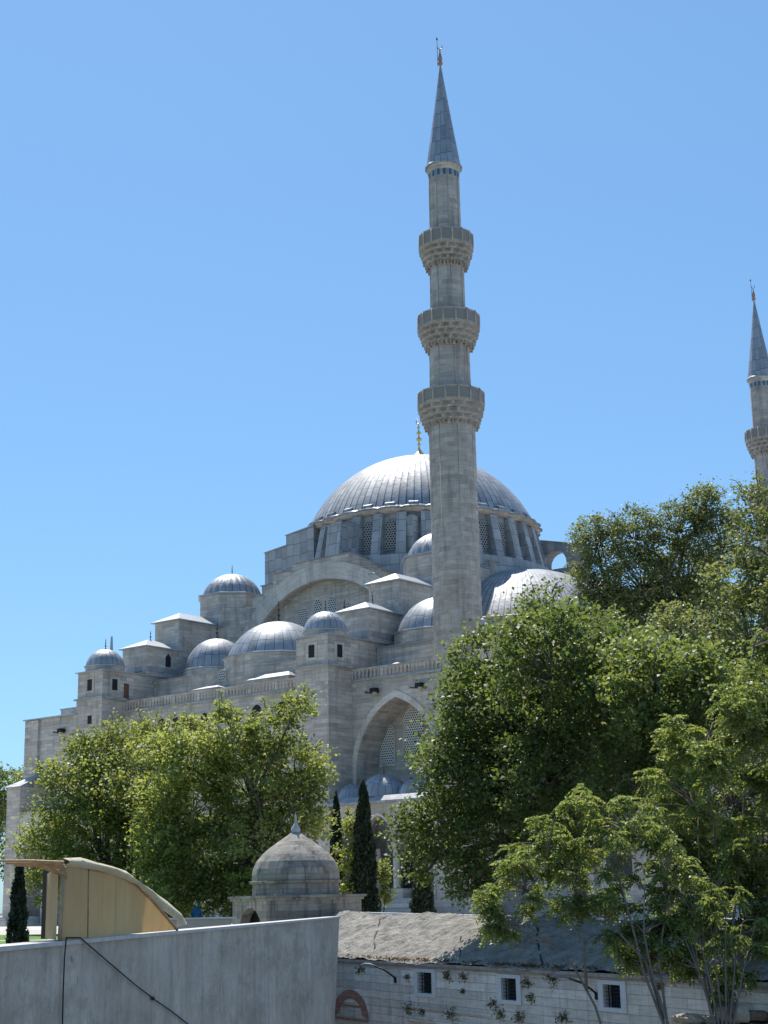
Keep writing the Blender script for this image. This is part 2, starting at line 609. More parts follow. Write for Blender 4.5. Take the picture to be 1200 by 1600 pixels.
# ------------------------------------------------------------------ ground
gm, n, p = new_mat('street_ground')
p.inputs['Base Color'].default_value = (0.12, 0.115, 0.105, 1)
p.inputs['Roughness'].default_value = 0.95
mb = MB()
mb.add([(-2500, -300, LOW), (2500, -300, LOW), (2500, 4000, LOW), (-2500, 4000, LOW)], [(0, 1, 2, 3)])
struct(mb.build('ground', plain('street_ground_mat', (0.12, 0.115, 0.105), 0.95, 0, 0.3, 0.5)))
mb = MB()
mb.prism([(-300, 56.3), (-6.2, 56.3), (-5.8, 62), (-5.3, 76), (-2.45, 76.25), (21.5, 27.75), (26, 18.9), (300, 18.9), (300, 420), (-300, 420)], LOW + 0.01, G, 'z')
struct(mb.build('terrace', plain('terrace_paving', (0.46, 0.43, 0.39), 0.9, 0, 0.2, 0.6)))
mb = MB()
mb.add([(-90, 56.6, G + 0.004), (-7.5, 56.6, G + 0.004), (-12, 96, G + 0.004), (-90, 118, G + 0.004)], [(0, 1, 2, 3)])
struct(mb.build('lawn', plain('lawn_grass', (0.10, 0.19, 0.035), 0.9, 0, 0.35, 1.2, 0.6)))
mb = MB()
mb.add([(-90, 84, G + 0.008), (-8, 79, G + 0.008), (-8, 80.3, G + 0.008), (-90, 85.6, G + 0.008)], [(0, 1, 2, 3)])
mb.add([(-26, 118, G + 0.008), (-90, 135, G + 0.008), (-90, 160, G + 0.008), (-26, 140, G + 0.008)], [(0, 1, 2, 3)])
struct(mb.build('path', plain('path_stone', (0.55, 0.51, 0.44), 0.85, 0, 0.12, 1.0)))

# ------------------------------------------------------------------ mosque
X0 = -22.7                      # axis of symmetry in the mosque's own frame
OX, OY = 1.7344145, 130.78118367
RZ = R(-38.5)
mosque = thing('mosque', 'large grey stone mosque with many lead domes and an arched side wall', 'mosque', (OX, OY, G), RZ)

# body
b = MB()
b.box(-46.9, -6.2, 0.001, 64, G, 18.75)
b.box(3.3, 4.2, 0.002, 64, G, 18.75)
b.box(-6.2, 3.3, 3.0, 64, G, 18.752)
arch_wall(b, -6.2, 3.3, G, 18.75, -1.36, 4.45, G + 0.02, 11.0, 17.05, 0.0, 3.0)
b.build('wall', M['stone'], mosque)
b = MB()
for zz, ex in ((18.75, 0.22),):
    b.box(-46.9 - ex, -39.3, -3.2, 3, zz - 0.1, zz + 0.06)
    b.box(-35.3, -10.1, -ex, 1.2, zz, zz + 0.16)
    b.box(-6.1, 4.2, -ex, 1.2, zz, zz + 0.16)
b.build('cornice', M['lead_wall'], mosque)
# arch moulding round the big niche
b = MB()
o1 = [(-1.36 + x, z) for x, z in ogive(4.45, 11.0, 17.05, 14)]
o2 = [(-1.36 + x, z) for x, z in ogive(4.95, 11.0, 17.65, 14)]
o1 = [(o1[0][0], 8.5)] + o1 + [(o1[-1][0], 8.5)]
o2 = [(o2[0][0], 8.5)] + o2 + [(o2[-1][0], 8.5)]
for i in range(len(o1) - 1):
    a, c, d, e = o1[i], o1[i + 1], o2[i + 1], o2[i]
    vs = [(q[0], y, q[1]) for y in (-0.07, 0.1) for q in (a, c, d, e)]
    b.add(vs, [(0, 1, 2, 3), (0, 4, 5, 1), (2, 6, 7, 3)])
b.build('arch_moulding', M['arch_stone'], mosque)

def win(cx, w_, z0, zs, za, y, mat, fr=0.16, frmat=None, parent=None):
    fo = arch_panel(cx, w_ + fr, z0 - fr, zs, za + fr, y - 0.04, 0.14).build('window', frmat or M['arch_stone'], parent or mosque)
    arch_panel(cx, w_, z0, zs, za, y - 0.09, 0.12).build('lattice', mat, fo)
    return fo

win(-4.68, 0.72, 11.68, 14.35, 15.25, 2.95, M['grille_big'])
win(-1.70, 1.05, 11.7, 15.1, 16.4, 2.95, M['grille_big'])
win(1.25, 0.72, 11.68, 14.35, 15.25, 2.95, M['grille_big'])
for cx in (-34.2, -32.25, -30.3, -28.35, -26.4, -24.4, -22.4):
    win(cx, 0.42, 16.6, 17.25, 17.75, 0.0, M['dark'], 0.12)
for cx in (-17.6, -14.5, -11.8):
    win(cx, 0.62, 15.9, 17.2, 17.9, 0.0, M['dark'], 0.14)
for cx in (-33, -28.6, -24.2, -19.5, -14.7, -11.6):
    win(cx, 0.75, 11.2, 13.0, 13.9, 0.0, M['grille'], 0.16)
for cx in (-45, -42):
    win(cx, 0.7, 11, 12.6, 13.5, -3.0, M['grille'], 0.15)

# balustrades
def balustrade(xa, xb, y, z, parent):
    mb = MB()
    mb.box(xa, xb, y - 0.12, y + 0.12, z, z + 0.12)
    mb.box(xa, xb, y - 0.13, y + 0.13, z + 0.82, z + 0.98)
    nx = int((xb - xa) / 0.42)
    for i in range(nx + 1):
        xx = xa + (xb - xa) * i / nx
        if i % 8 == 0:
            mb.box(max(xa, xx - 0.17), min(xb, xx + 0.17), y - 0.118, y + 0.118, z + 0.12, z + 0.82)
        else:
            mb.box(xx - 0.075, xx + 0.075, y - 0.07, y + 0.07, z + 0.12, z + 0.70)
            mb.box(xx - 0.14, xx + 0.14, y - 0.075, y + 0.075, z + 0.70, z + 0.82)
    mb.build('balustrade', M['stone'], parent)
balustrade(-35.3, -10.05, 0.0, 18.91, mosque)
balustrade(-6.15, 4.0, 0.0, 18.91, mosque)

# far end block with its low buttress
b = MB()
b.box(-46.9, -39.25, -3.0, 0.0, G, 18.65)
b.box(-46.95, -44.9, -3.3, -2.99, G, 18.6)
b.box(-46.0, -39.3, 0.5, 12, 18.7, 20.0)
b.build('end_block', M['stone'], mosque)
b = MB()
hip(b, -46.9, -39.4, -3.1, 3.5, 18.66, 0.5, 0.3)
b.build('roof', M['lead_edge'], mosque)
b = MB()
hip(b, -45.9, -39.3, 0.6, 11.5, 20.0, 0.3, 0.2)
b.build('roof', M['lead_edge'], mosque)
b = MB()
b.box(-45.55, -43.5, -6.3, -3.3, G, 11.75)
b.build('buttress', M['stone'], mosque)
b = MB()
b.add([(-45.8, -6.55, 11.75), (-43.25, -6.55, 11.75), (-43.25, -3.3, 11.75), (-45.8, -3.3, 11.75), (-45.1, -3.301, 13.1), (-43.95, -3.301, 13.1)],
      [(0, 1, 5, 4), (1, 2, 5), (3, 0, 4), (3, 2, 1, 0)])
b.build('roof', M['lead'], mosque)
b = MB()
for i in range(5):
    b.box(-52 + i * 0.1, -40 - i * 0.1, -8.6 + i * 0.42, -3.4, G + i * 0.17, G + (i + 1) * 0.17)
b.build('steps', M['marble'], mosque)
b = MB()
arch_wall(b, -43.7, -39.3, G, 9.2, -41.4, 1.4, G + .02, 5.2, 7.0, -6.2, -5.4)
b.box(-43.7, -39.3, -5.39, -3.05, 8.2, 9.2)
b.build('porch', M['marble'], mosque)

# corner turrets and stepped buttress piers
def pier(xa, xb, side):
    s = MB()
    s.box(xa, xb, -3.2, 3.0, G, 20.0)                    # turret shaft
    s.box(xa + 0.06, xb - 0.06, -3.12, 16.0, 20.0, 22.7)  # upper turret and side wall
    s.box(xa + 0.25, xb - 0.02, 2.5, 7.2, 22.7, 25.7)
    s.box(xa + 0.2, xb - 0.01, 7.0, 14.4, 22.7, 29.0)
    tw = s.build('buttress_pier', M['stone'], mosque)
    l = MB()
    l.box(xa - 0.22, xb + 0.22, -3.42, -0.2, 19.98, 20.14)
    l.build('ledge', M['lead_wall'], tw)
    l = MB()
    hip(l, xa + 0.06, xb - 0.06, -3.12, 15.9, 22.7, 0.35, 0.22, 0.1)
    l.build('roof', M['lead_edge'], tw)
    l = MB()
    hip(l, xa + 0.25, xb - 0.02, 2.5, 7.1, 25.7, 1.0, 0.3, 0.1)
    l.build('roof', M['lead_edge'], tw)
    l = MB()
    hip(l, xa + 0.2, xb - 0.01, 7.0, 14.4, 29.0, 1.1, 0.34, 0.1)
    l.build('roof', M['lead_edge'], tw)
    # lead flashing at the foot of the boxes
    l = MB()
    l.box(xa + 0.23, xb + 0.0, 2.46, 7.0, 23.15, 23.75)
    l.build('flashing', M['lead_wall'], tw)
    cx = (xa + xb) / 2
    d = MB()
    d.lathe(cx, -1.25, [(2.02, 22.8), (2.02, 23.25)], 8, False, ph=PI / 8)
    d.build('dome_ring', M['stone'], tw)
    d = MB()
    d.lathe(cx, -1.25, [(2.02, 23.25), (2.2, 23.27), (2.2, 23.36), (1.85, 23.42)], 8, False, ph=PI / 8)
    d.build('ring_roof', M['lead_edge'], tw)
    dm = dome(cx, -1.25, 23.38, 1.9, 1.8, 20, M['lead'], tw, 'dome', 0.025)
    finial(cx, -1.25, 25.15, 1.35, M['bronze'], dm, crescent=False)
    # windows of the turret: front and side
    f = MB()
    zc = 21.4
    f.box(cx - 0.62, cx + 0.62, -3.17, -3.0, zc - 0.78, zc + 0.78)
    fo = f.build('window', M['arch_stone'], tw)
    f = MB(); f.box(cx - 0.32, cx + 0.32, -3.22, -3.0, zc - 0.55, zc + 0.55)
    f.build('opening', M['dark'], fo)
    f = MB()
    f.box(xb - 0.2, xb - 0.01, -2.25, -0.95, zc - 0.78, zc + 0.78)
    fo = f.build('window', M['arch_stone'], tw)
    f = MB(); f.box(xb - 0.2, xb + 0.04, -1.92, -1.28, zc - 0.55, zc + 0.55)
    f.build('opening', M['dark'], fo)
    if side:
        f = MB(); f.box(xb - 0.2, xb + 0.0, -0.35, 0.28, 20.15, 21.65)
        f.build('door', M['woodbrown'], tw)
        f = MB(); f.box(cx - 0.1, cx + 0.45, -3.26, -3.0, 17.55, 18.35)
        f.build('opening', M['dark'], tw)
        f = MB()
        f.prism([(y, z) for y, z in [(5.2, 23.9), (5.9, 23.9), (5.9, 24.9), (5.55, 25.25), (5.2, 24.9)]], xb - 0.2, xb + 0.02, 'x')
        f.build('opening', M['dark'], tw)
    finial(cx + 0.1, 4.7 if side else 5.3, 26.2, 1.9, M['bronze'], tw, crescent=not side, fat=0.9)
    return tw
pier(-10.0, -6.2, False)
pier(-39.2, -35.4, True)

# aisle block with its domes
b = MB()
b.box(-35.4, -10.0, 3.6, 15.2, 18.7, 22.2)
b.box(-6.2, 4.1, 3.6, 15.2, 18.7, 22.2)
b.box(-46.0, -39.3, 3.6, 15.2, 18.7, 22.2)
b.build('aisle_wall', M['stone'], mosque)
b = MB()
hip(b, -35.4, -10.0, 3.6, 15.2, 22.2, 0.3, 0.15, 0.06)
b.build('roof', M['lead_edge'], mosque)
b = MB()
hip(b, -6.2, 4.1, 3.6, 15.2, 22.2, 0.3, 0.15, 0.06)
b.build('roof', M['lead_edge'], mosque)
for xa, xb, ya, zt_, hh_ in ((-27.9, -24.6, 1.9, 20.35, 0.35), (-20.7, -15.6, 2.2, 20.6, 0.5), (-6.1, -2.6, 2.2, 20.2, 0.3)):
    b = MB()
    b.box(xa + 0.1, xb - 0.1, ya, 3.6, 18.76, zt_)
    vb = b.build('gallery_vault', M['stone'], mosque)
    b = MB()
    hip(b, xa, xb, ya, 3.6, zt_, hh_, 0.2, 0.06)
    b.build('roof', M['lead_edge'], vb)

def aisle_dome(cx, cy, rd, H, rdrum, ns, zb=23.5, zlow=20.0, nside=12, fin=2.2):
    d = MB()
    d.lathe(cx, cy, [(rdrum, zlow), (rdrum, zb)], nside, False, ph=PI / nside)
    dr = d.build('dome_drum', M['stone'], mosque)
    d = MB()
    d.lathe(cx, cy, [(rdrum, zb), (rdrum + 0.18, zb + 0.02), (rdrum + 0.18, zb + 0.12), (rd * 0.97, zb + 0.25)], nside, False, ph=PI / nside)
    d.build('ledge', M['lead_edge'], dr)
    dm = dome(cx, cy, zb + 0.08, rd, H, ns, M['lead'], mosque, 'dome', 0.012, 0.03)
    if fin:
        finial(cx, cy, zb + H + 0.05, fin, M['bronze'], dm, crescent=False)
    return dm
aisle_dome(X0, 8.5, 5.05, 3.75, 5.4, 34, fin=2.6)
aisle_dome(-31.3, 8.5, 3.2, 3.4, 3.45, 26, zb=23.2, fin=2.2)
aisle_dome(-14.1, 8.5, 3.2, 3.4, 3.45, 26, zb=23.2, fin=2.2)
aisle_dome(-2.4, 8.5, 4.25, 3.5, 4.5, 32, fin=0)
aisle_dome(-42.5, 8.5, 3.3, 3.3, 3.6, 26, zb=22.6, fin=0)
win(-2.4, 0.6, 20.2, 21.4, 22.0, 3.95, M['grille'], 0.12)
win(-25.6, 0.45, 21.3, 21.9, 22.3, 3.5, M['grille'], 0.1)

# main piers with small domes
def pier_dome(cx, cy, fin=True):
    d = MB()
    d.lathe(cx, cy, [(3.75, 22.5), (3.75, 32.7)], 8, False, ph=PI / 8)
    t = d.build('pier_turret', M['stone'], mosque)
    d = MB()
    d.lathe(cx, cy, [(3.75, 32.7), (3.98, 32.72), (3.98, 32.84), (3.0, 33.05)], 8, False, ph=PI / 8)
    d.build('ledge', M['lead_edge'], t)
    dm = dome(cx, cy, 32.95, 3.12, 2.55, 24, M['lead'], t, 'dome', 0.05)
    if fin:
        finial(cx, cy, 35.5, 1.3, M['bronze'], dm, crescent=False)
    return t
pier_dome(-37.0, 16.5)
pier_dome(-8.4, 16.5)
pier_dome(-37.0, 48.5)
pier_dome(-8.4, 48.5)

# tympanum wall with stepped top
prof = [(-35.3, 22), (-35.3, 29.4), (-34.5, 29.4), (-34.5, 30.3), (-33.6, 30.3), (-33.6, 31.2), (-32.5, 31.2), (-32.5, 32.15), (-31.1, 32.15), (-31.1, 33.1), (-29.5, 33.1), (-29.5, 34.2), (-26.75, 34.2), (-26.75, 34.85),
        (-18.95, 34.85), (-18.95, 34.0), (-17.5, 34.0), (-17.5, 33.0), (-16.2, 33.0), (-16.2, 32.15), (-14.2, 32.15), (-14.2, 31.2), (-12.3, 31.2), (-12.3, 30.3), (-11, 30.3), (-11, 29.4), (-10.1, 29.4), (-10.1, 22)]
ac, ro, ri = (X0, 21.25), 13.15, 11.4
b = MB()
# front slab in vertical strips leaving the arch open
xs = sorted(set([p_[0] for p_ in prof] + [X0 + ri * math.cos(R(a)) for a in range(0, 181, 6)]))
def top_at(x):
    for (xa, za), (xb, zb) in zip(prof[:-1], prof[1:]):
        if xb > xa and xa - 1e-6 <= x <= xb + 1e-6:
            return za
    return 29.4
def arch_at(x):
    dx = x - X0
    return ac[1] + math.sqrt(max(0, ri * ri - dx * dx)) if abs(dx) < ri else 22
for xa, xb in zip(xs[:-1], xs[1:]):
    if xb - xa < 1e-4:
        continue
    t = top_at((xa + xb) / 2)
    za, zb = max(22, arch_at(xa)), max(22, arch_at(xb))
    b.add([(xa, 15, za), (xb, 15, zb), (xb, 15, t), (xa, 15, t), (xa, 16.2, za), (xb, 16.2, zb)], [(0, 1, 2, 3), (0, 4, 5, 1)])
b.prism(prof, 16.2, 19.5, 'y')
# tops and risers
for (xa, za), (xb, zb) in zip(prof[:-1], prof[1:]):
    b.add([(xa, 15, za), (xb, 15, zb), (xb, 16.2, zb), (xa, 16.2, za)], [(0, 1, 2, 3)])
ty = b.build('tympanum', M['stone'], mosque)
b = MB()
for (xa, za), (xb, zb) in zip(prof[1:-1], prof[2:]):
    if xb > xa:
        b.box(xa - 0.12, xb + 0.12, 14.85, 19.6, za, za + 0.1)
b.build('coping', M['lead_wall'], ty)
b = MB()
for i in range(60):
    a0_, a1_ = PI * i / 60, PI * (i + 1) / 60
    vs = []
    for y in (14.88, 15.3):
        for rr, a in ((ri - 0.02, a0_), (ri - 0.02, a1_), (ro, a1_), (ro, a0_)):
            vs.append((X0 + rr * math.cos(a), y, ac[1] + rr * math.sin(a)))
    if max(v[2] for v in vs) < 22.2 or abs(vs[2][0] - X0) > 12.4:
        continue
    u_ = 12.3 * a0_
    du = 12.3 * PI / 60
    uv = [[(u_, 0), (u_ + du, 0), (u_ + du, 1.7), (u_, 1.7)]] * 3
    b.add(vs, [(0, 1, 2, 3), (0, 4, 5, 1), (2, 6, 7, 3)], uv)
b.build('arch_ring', M['arch_stone'], ty)
for cx, zt in ((-28.2, 29.0), (-26.2, 30.3), (-24.2, 30.9), (-22.2, 30.9), (-20.2, 30.0), (-18.4, 28.9)):
    win(cx, 0.52, 26.4 if abs(cx + 23.2) < 4 else 27.4, zt - 0.55, zt, 16.2, M['grille'], 0.14, parent=ty)

# square base under the drum, clad in lead, with the stepped gable of the great arch to the right
b = MB()
b.box(X0 - 13.4, X0 + 13.4, 19.3, 45.8, 22, 33.2)
b.lathe(X0, 32.5, [(14.9, 33.0), (14.7, 35.1), (13.6, 35.3)], 32, False, ph=PI / 32)
b.build('dome_base', M['lead_wall'], mosque)
b = MB()
xr = X0 + 13.4
yy = [19.4, 20.4, 21.5, 22.8, 24.2, 26.0, 28.6]
zz = [28.3, 29.9, 31.2, 32.3, 33.4, 34.3, 35.0]
pp = [(19.4, 24)]
for i in range(6):
    pp += [(yy[i], zz[i]), (yy[i + 1], zz[i])]
pp += [(28.6, 35.0), (36.4, 35.0)]
for i in range(5, -1, -1):
    pp += [(65 - yy[i + 1], zz[i]), (65 - yy[i], zz[i])]
pp += [(45.6, 24)]
b.prism(pp, xr - 0.8, xr + 0.35, 'x')
gb = b.build('stepped_gable', M['stone'], mosque)
b = MB()
for i in range(6):
    b.box(xr - 0.9, xr + 0.5, yy[i] - 0.1, yy[i + 1] + 0.0, zz[i], zz[i] + 0.1)
    b.box(xr - 0.9, xr + 0.5, 65 - yy[i + 1], 65 - yy[i] + 0.1, zz[i], zz[i] + 0.1)
b.box(xr - 0.9, xr + 0.5, 28.6, 36.4, 35.0, 35.1)
b.build('coping', M['lead_wall'], gb)

# drum
b = MB()
b.lathe(X0, 32.5, [(12.9, 34.5), (12.6, 40.4)], 64, False, ph=PI / 64)
b.build('drum', M['lead_wall'], mosque)
ND = 32
for k in range(ND):
    a = 2 * PI * k / ND + PI / ND
    ca, sa = math.cos(a), math.sin(a)
    # fin between the windows
    f = MB()
    hw = 0.52
    def P(r, t, z):
        return (X0 + r * ca - t * sa, 32.5 + r * sa + t * ca, z)
    vs = [P(12.3, -hw, 35.1), P(12.3, hw, 35.1), P(14.25, hw, 35.1), P(14.25, -hw, 35.1),
          P(12.3, -hw, 39.95), P(12.3, hw, 39.95), P(13.15, hw, 39.95), P(13.15, -hw, 39.95)]
    f.add(vs, [(0, 1, 2, 3), (4, 7, 6, 5), (3, 2, 6, 7), (1, 5, 6, 2), (0, 3, 7, 4)])
    f.build('drum_buttress', M['lead_wall'], mosque)
    a = 2 * PI * k / ND
    ca, sa = math.cos(a), math.sin(a)
    if not (R(-215) < ((a + PI) % (2 * PI)) - PI < R(60)):
        continue
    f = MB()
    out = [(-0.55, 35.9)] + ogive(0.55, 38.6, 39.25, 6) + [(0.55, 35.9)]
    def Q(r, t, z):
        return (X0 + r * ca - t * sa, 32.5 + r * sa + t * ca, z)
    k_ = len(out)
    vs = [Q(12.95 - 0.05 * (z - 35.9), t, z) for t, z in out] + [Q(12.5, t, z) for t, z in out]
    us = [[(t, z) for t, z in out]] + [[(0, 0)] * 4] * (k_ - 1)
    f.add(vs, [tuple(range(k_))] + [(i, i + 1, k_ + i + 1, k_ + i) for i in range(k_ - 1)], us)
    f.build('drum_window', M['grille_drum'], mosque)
# wavy eaves
b = MB()
def wavy(r, z, a, i):
    return r + (0.5 * abs(math.cos(a * ND / 2)) ** 0.7 if r > 12.7 else 0)
b.lathe(X0, 32.5, [(12.5, 39.95), (12.75, 40.02), (12.9, 40.25), (13.1, 40.38)], 256, True, mod=wavy)
b.build('cornice', M['stone'], mosque)
b = MB()
b.lathe(X0, 32.5, [(13.11, 40.38), (13.25, 40.41), (13.25, 40.5), (12.6, 40.9)], 256, True, mod=wavy)
for k in range(ND):
    a = 2 * PI * k / ND
    ca, sa = math.cos(a), math.sin(a)
    vs = []
    for r, h in ((12.4, 41.35), (13.2, 41.0), (13.25, 40.5), (12.4, 40.5)):
        for t in (-0.5, 0.5):
            vs.append((X0 + r * ca - t * sa, 32.5 + r * sa + t * ca, h))
    b.add(vs, [(0, 1, 3, 2), (2, 3, 5, 4), (0, 2, 4, 6), (1, 7, 5, 3)])
b.build('eaves', M['lead'], mosque)
md = dome(X0, 32.5, 40.6, 12.95, 8.8, 96, M['lead_main'], mosque, 'main_dome', 0.0008, 0.035, steps=30, sub=4)
b = MB()
pr = [(1.05, 49.75), (1.0, 49.95), (0.85, 50.15), (0.6, 50.4), (0.33, 50.75), (0.13, 51.1), (0.09, 51.5), (0.25, 51.6), (0.09, 51.75), (0.09, 51.95), (0.34, 52.15), (0.34, 52.3), (0.09, 52.5), (0.09, 52.75),
      (0.27, 52.95), (0.27, 53.05), (0.08, 53.25), (0.08, 53.5), (0.2, 53.65), (0.07, 53.8), (0.04, 54.1)]
pr = [(a_, z_ - 0.45) for a_, z_ in pr]
b.lathe(X0, 32.5, pr, 20, True, mod=lambda r, z, a, i: r * (1 + (0.06 if i % 2 and z < 50.45 else 0)))
b.tube([(X0 + 0.33 * math.cos(R(t)), 32.5, 54.0 + 0.33 * math.sin(R(t))) for t in range(-240, 61, 25)], [0.03 + 0.06 * math.sin(PI * i / 12) for i in range(13)], 5)
b.build('gilded_finial', M['gold'], md)

# weight blocks and flying buttresses round the drum
def block(x0, x1, y0, y1, z0, za, zb, hole=None, batter=0.0):
    """top slopes from za at x0/y0 to zb"""
    m_ = MB()
    if (x1 - x0) >= (y1 - y0):
        if hole:
            arch_wall(m_, x0, x1, z0, min(za, zb), hole[0], hole[1], hole[2], hole[3], hole[4], y0, y1)
            m_.prism([(x0, min(za, zb)), (x1, min(za, zb)), (x1, zb), (x0, za)], y0, y1, 'y')
        else:
            m_.prism([(x0 - batter, z0), (x1, z0), (x1, zb), (x0, za)], y0, y1, 'y')
    else:
        m_.prism([(y0 - batter, z0), (y1, z0), (y1, zb), (y0, za)], x0, x1, 'x')
    o = m_.build('flying_buttress', M['lead_wall'], mosque)
    c = MB()
    if (x1 - x0) >= (y1 - y0):
        c.prism([(x0 - .1, za), (x1, zb), (x1, zb + .1), (x0 - .1, za + .1)], y0 - .1, y1 + .1, 'y')
    else:
        c.prism([(y0 - .1, za), (y1, zb), (y1, zb + .1), (y0 - .1, za + .1)], x0 - .1, x1 + .1, 'x')
    c.build('coping', M['lead_edge'], o)
    return o
block(-32.1, -28.0, 20.0, 22.0, 33.0, 39.7, 40.2)
block(-35.6, -32.15, 20.3, 22.2, 31.0, 38.3, 38.7)
o = block(-23.4, -21.5, 17.0, 21.0, 33.2, 38.8, 39.6, batter=0.9)
m_ = MB()
m_.prism([(19.6, 35.5), (20.5, 35.5), (20.5, 38.0), (20.05, 38.5), (19.6, 38.0)], -21.55, -21.46, 'x')
m_.build('opening', M['dark'], o)
block(-17.0, -15.1, 21.0, 22.6, 31.0, 39.0, 39.3, batter=0.5)
block(-14.6, -8.3, 43.6, 45.2, 30.0, 40.4, 38.9, hole=(-12.0, 1.5, 36.6, 37.3, 38.7))
block(-32.4, -30.5, 43, 47, 31.0, 39.9, 38.5)

# half dome over the entrance side and its lower wall
b = MB()
b.lathe(X0 + 13.4, 32.5, [(12.9, 20), (12.9, 26.9)], 24, False, a0=-PI / 2, a1=PI / 2)
b.lathe(X0 + 13.4, 32.5, [(12.9, 26.9), (13.1, 26.95), (13.1, 27.15), (12.3, 27.4)], 24, False, a0=-PI / 2, a1=PI / 2)
b.build('half_dome_wall', M['stone'], mosque)
b = MB()
b.lathe(X0 + 13.4, 32.5, dome_prof(27.2, 12.5, 7.0, 18), 120, True, a0=-PI / 2, a1=PI / 2, uvs=30 * 0.7 * 2)
b.build('half_dome', M['lead_main'], mosque)
b = MB()
b.box(X0 + 13.4, 4.0, 15.2, 50, 18.7, 20.5)
b.build('upper_wall', M['stone'], mosque)
b = MB()
b.lathe(X0 - 13.4, 32.5, dome_prof(27.2, 12.5, 7.0, 12), 60, True, a0=PI / 2, a1=3 * PI / 2, uvs=30 * 0.7 * 2)
b.build('half_dome', M['lead_main'], mosque)

# side portico
pb = MB()
cols = [-5.0, -1.95, 1.35, 4.65]
mids = [-3.45, -0.3, 3.0]
for i, cx in enumerate(mids):
    xa = -5.1 if i == 0 else (cols[i])
    xb = cols[i + 1] if i < 2 else 4.75
    arch_wall(pb, xa, xb, 4.7, 7.85, cx, 1.38, 4.7, 5.0, 6.9, -4.0, -3.5)
pw = pb.build('portico_arcade', M['marble'], mosque)
pb = MB()
for i, cx in enumerate(mids):
    o1 = [(cx + x, z) for x, z in ogive(1.38, 5.0, 6.9, 8)]
    o2 = [(cx + x, z) for x, z in ogive(1.56, 5.0, 7.12, 8)]
    for k in range(len(o1) - 1):
        vs = [(q[0], y, q[1]) for y in (-4.05, -3.95) for q in (o1[k], o1[k + 1], o2[k + 1], o2[k])]
        pb.add(vs, [(0, 1, 2, 3), (2, 6, 7, 3), (0, 4, 5, 1)])
pb.build('arch_moulding', M['arch_stone'], pw)
for cx in cols[1:3]:
    c = MB()
    c.lathe(cx, -3.75, [(0.42, 0.3), (0.42, 0.55), (0.3, 0.65), (0.3, 4.0), (0.34, 4.1), (0.3, 4.15), (0.48, 4.6), (0.48, 4.7)], 14, True)
    c.build('column', M['marble'], pw)
for cx in (-5.0, 4.65):
    c = MB(); c.box(cx - 0.1, cx + 0.55, -4.0, -3.4, G, 4.7)
    c.build('pillar', M['marble'], pw)
c = MB()
c.box(-5.4, 5.0, -4.6, 0, 7.85, 8.05)
c.prism([(-4.6, 8.05), (0, 8.05), (0, 8.6), (-3.9, 8.5)], -5.4, 5.0, 'x')
c.build('eaves', M['lead_wall'], pw)
for cx, rr, h in ((-1.2, 2.15, 2.0), (-4.55, 1.35, 1.35), (2.0, 1.35, 1.35)):
    dome(cx, -2.0, 8.45, rr, h, 22, M['lead'], pw, 'portico_dome', 0.01, 0.02, steps=10)
finial(-1.2, -2.0, 10.45, 1.0, M['bronze'], pw, crescent=False)
c = MB()
c.box(-5.4, 5.0, -4.9, 0, G, 0.3)
c.box(-5.4, 5.0, -5.5, -4.9, G, -0.1)
c.box(-5.4, 5.0, -6.1, -5.5, G, -0.55)
c.box(-5.4, 5.0, -6.7, -6.1, G, -1.0)
c.box(0.75, 2.6, -4.6, -3.2, 0.3, 1.05)
c.build('plinth', M['marble'], pw)
c = MB(); c.box(-5.7, -3.3, -0.12, 0.0, 0.3, 4.4)
fo = c.build('door', M['arch_stone'], mosque)
c = MB(); c.box(-5.2, -3.9, -0.16, 0.0, 0.3, 3.7)
c.build('opening', M['dark'], fo)
c = MB(); c.box(-0.9, 1.7, -0.14, 0.0, 0.4, 4.2)
c.build('door', M['dark'], mosque)

# pale courtyard wall to the right, mostly behind the trees
b = MB()
b.box(4.9, 9.0, -4.0, 1.0, G, 9.5)
b.box(9.0, 62, 0.5, 62, G, 9.0)
for i in range(12):
    b.box(5.3 + i * 0.95 if i < 4 else 11 + (i - 4) * 5.4, 5.35 + i * 0.95 + 0.1 if i < 4 else 12 + (i - 4) * 5.4, -4.12 if i < 4 else 0.0, 0.6, 0.2, 9.0)
b.build('courtyard_wall', M['marble'], mosque)
for i in range(8):
    cx = 14 + i * 5.4
    win(cx, 1.1, 1.2, 3.6, 4.6, 0.5, M['darkglass'], 0.3)
    win(cx, 0.8, 5.6, 6.7, 7.5, 0.5, M['grille'], 0.25)
for i in range(8):
    dome(13.5 + i * 5.6, 4.0, 9.4, 2.3, 1.8, 20, M['lead'], mosque, 'courtyard_dome', 0.01, 0.02, steps=8)

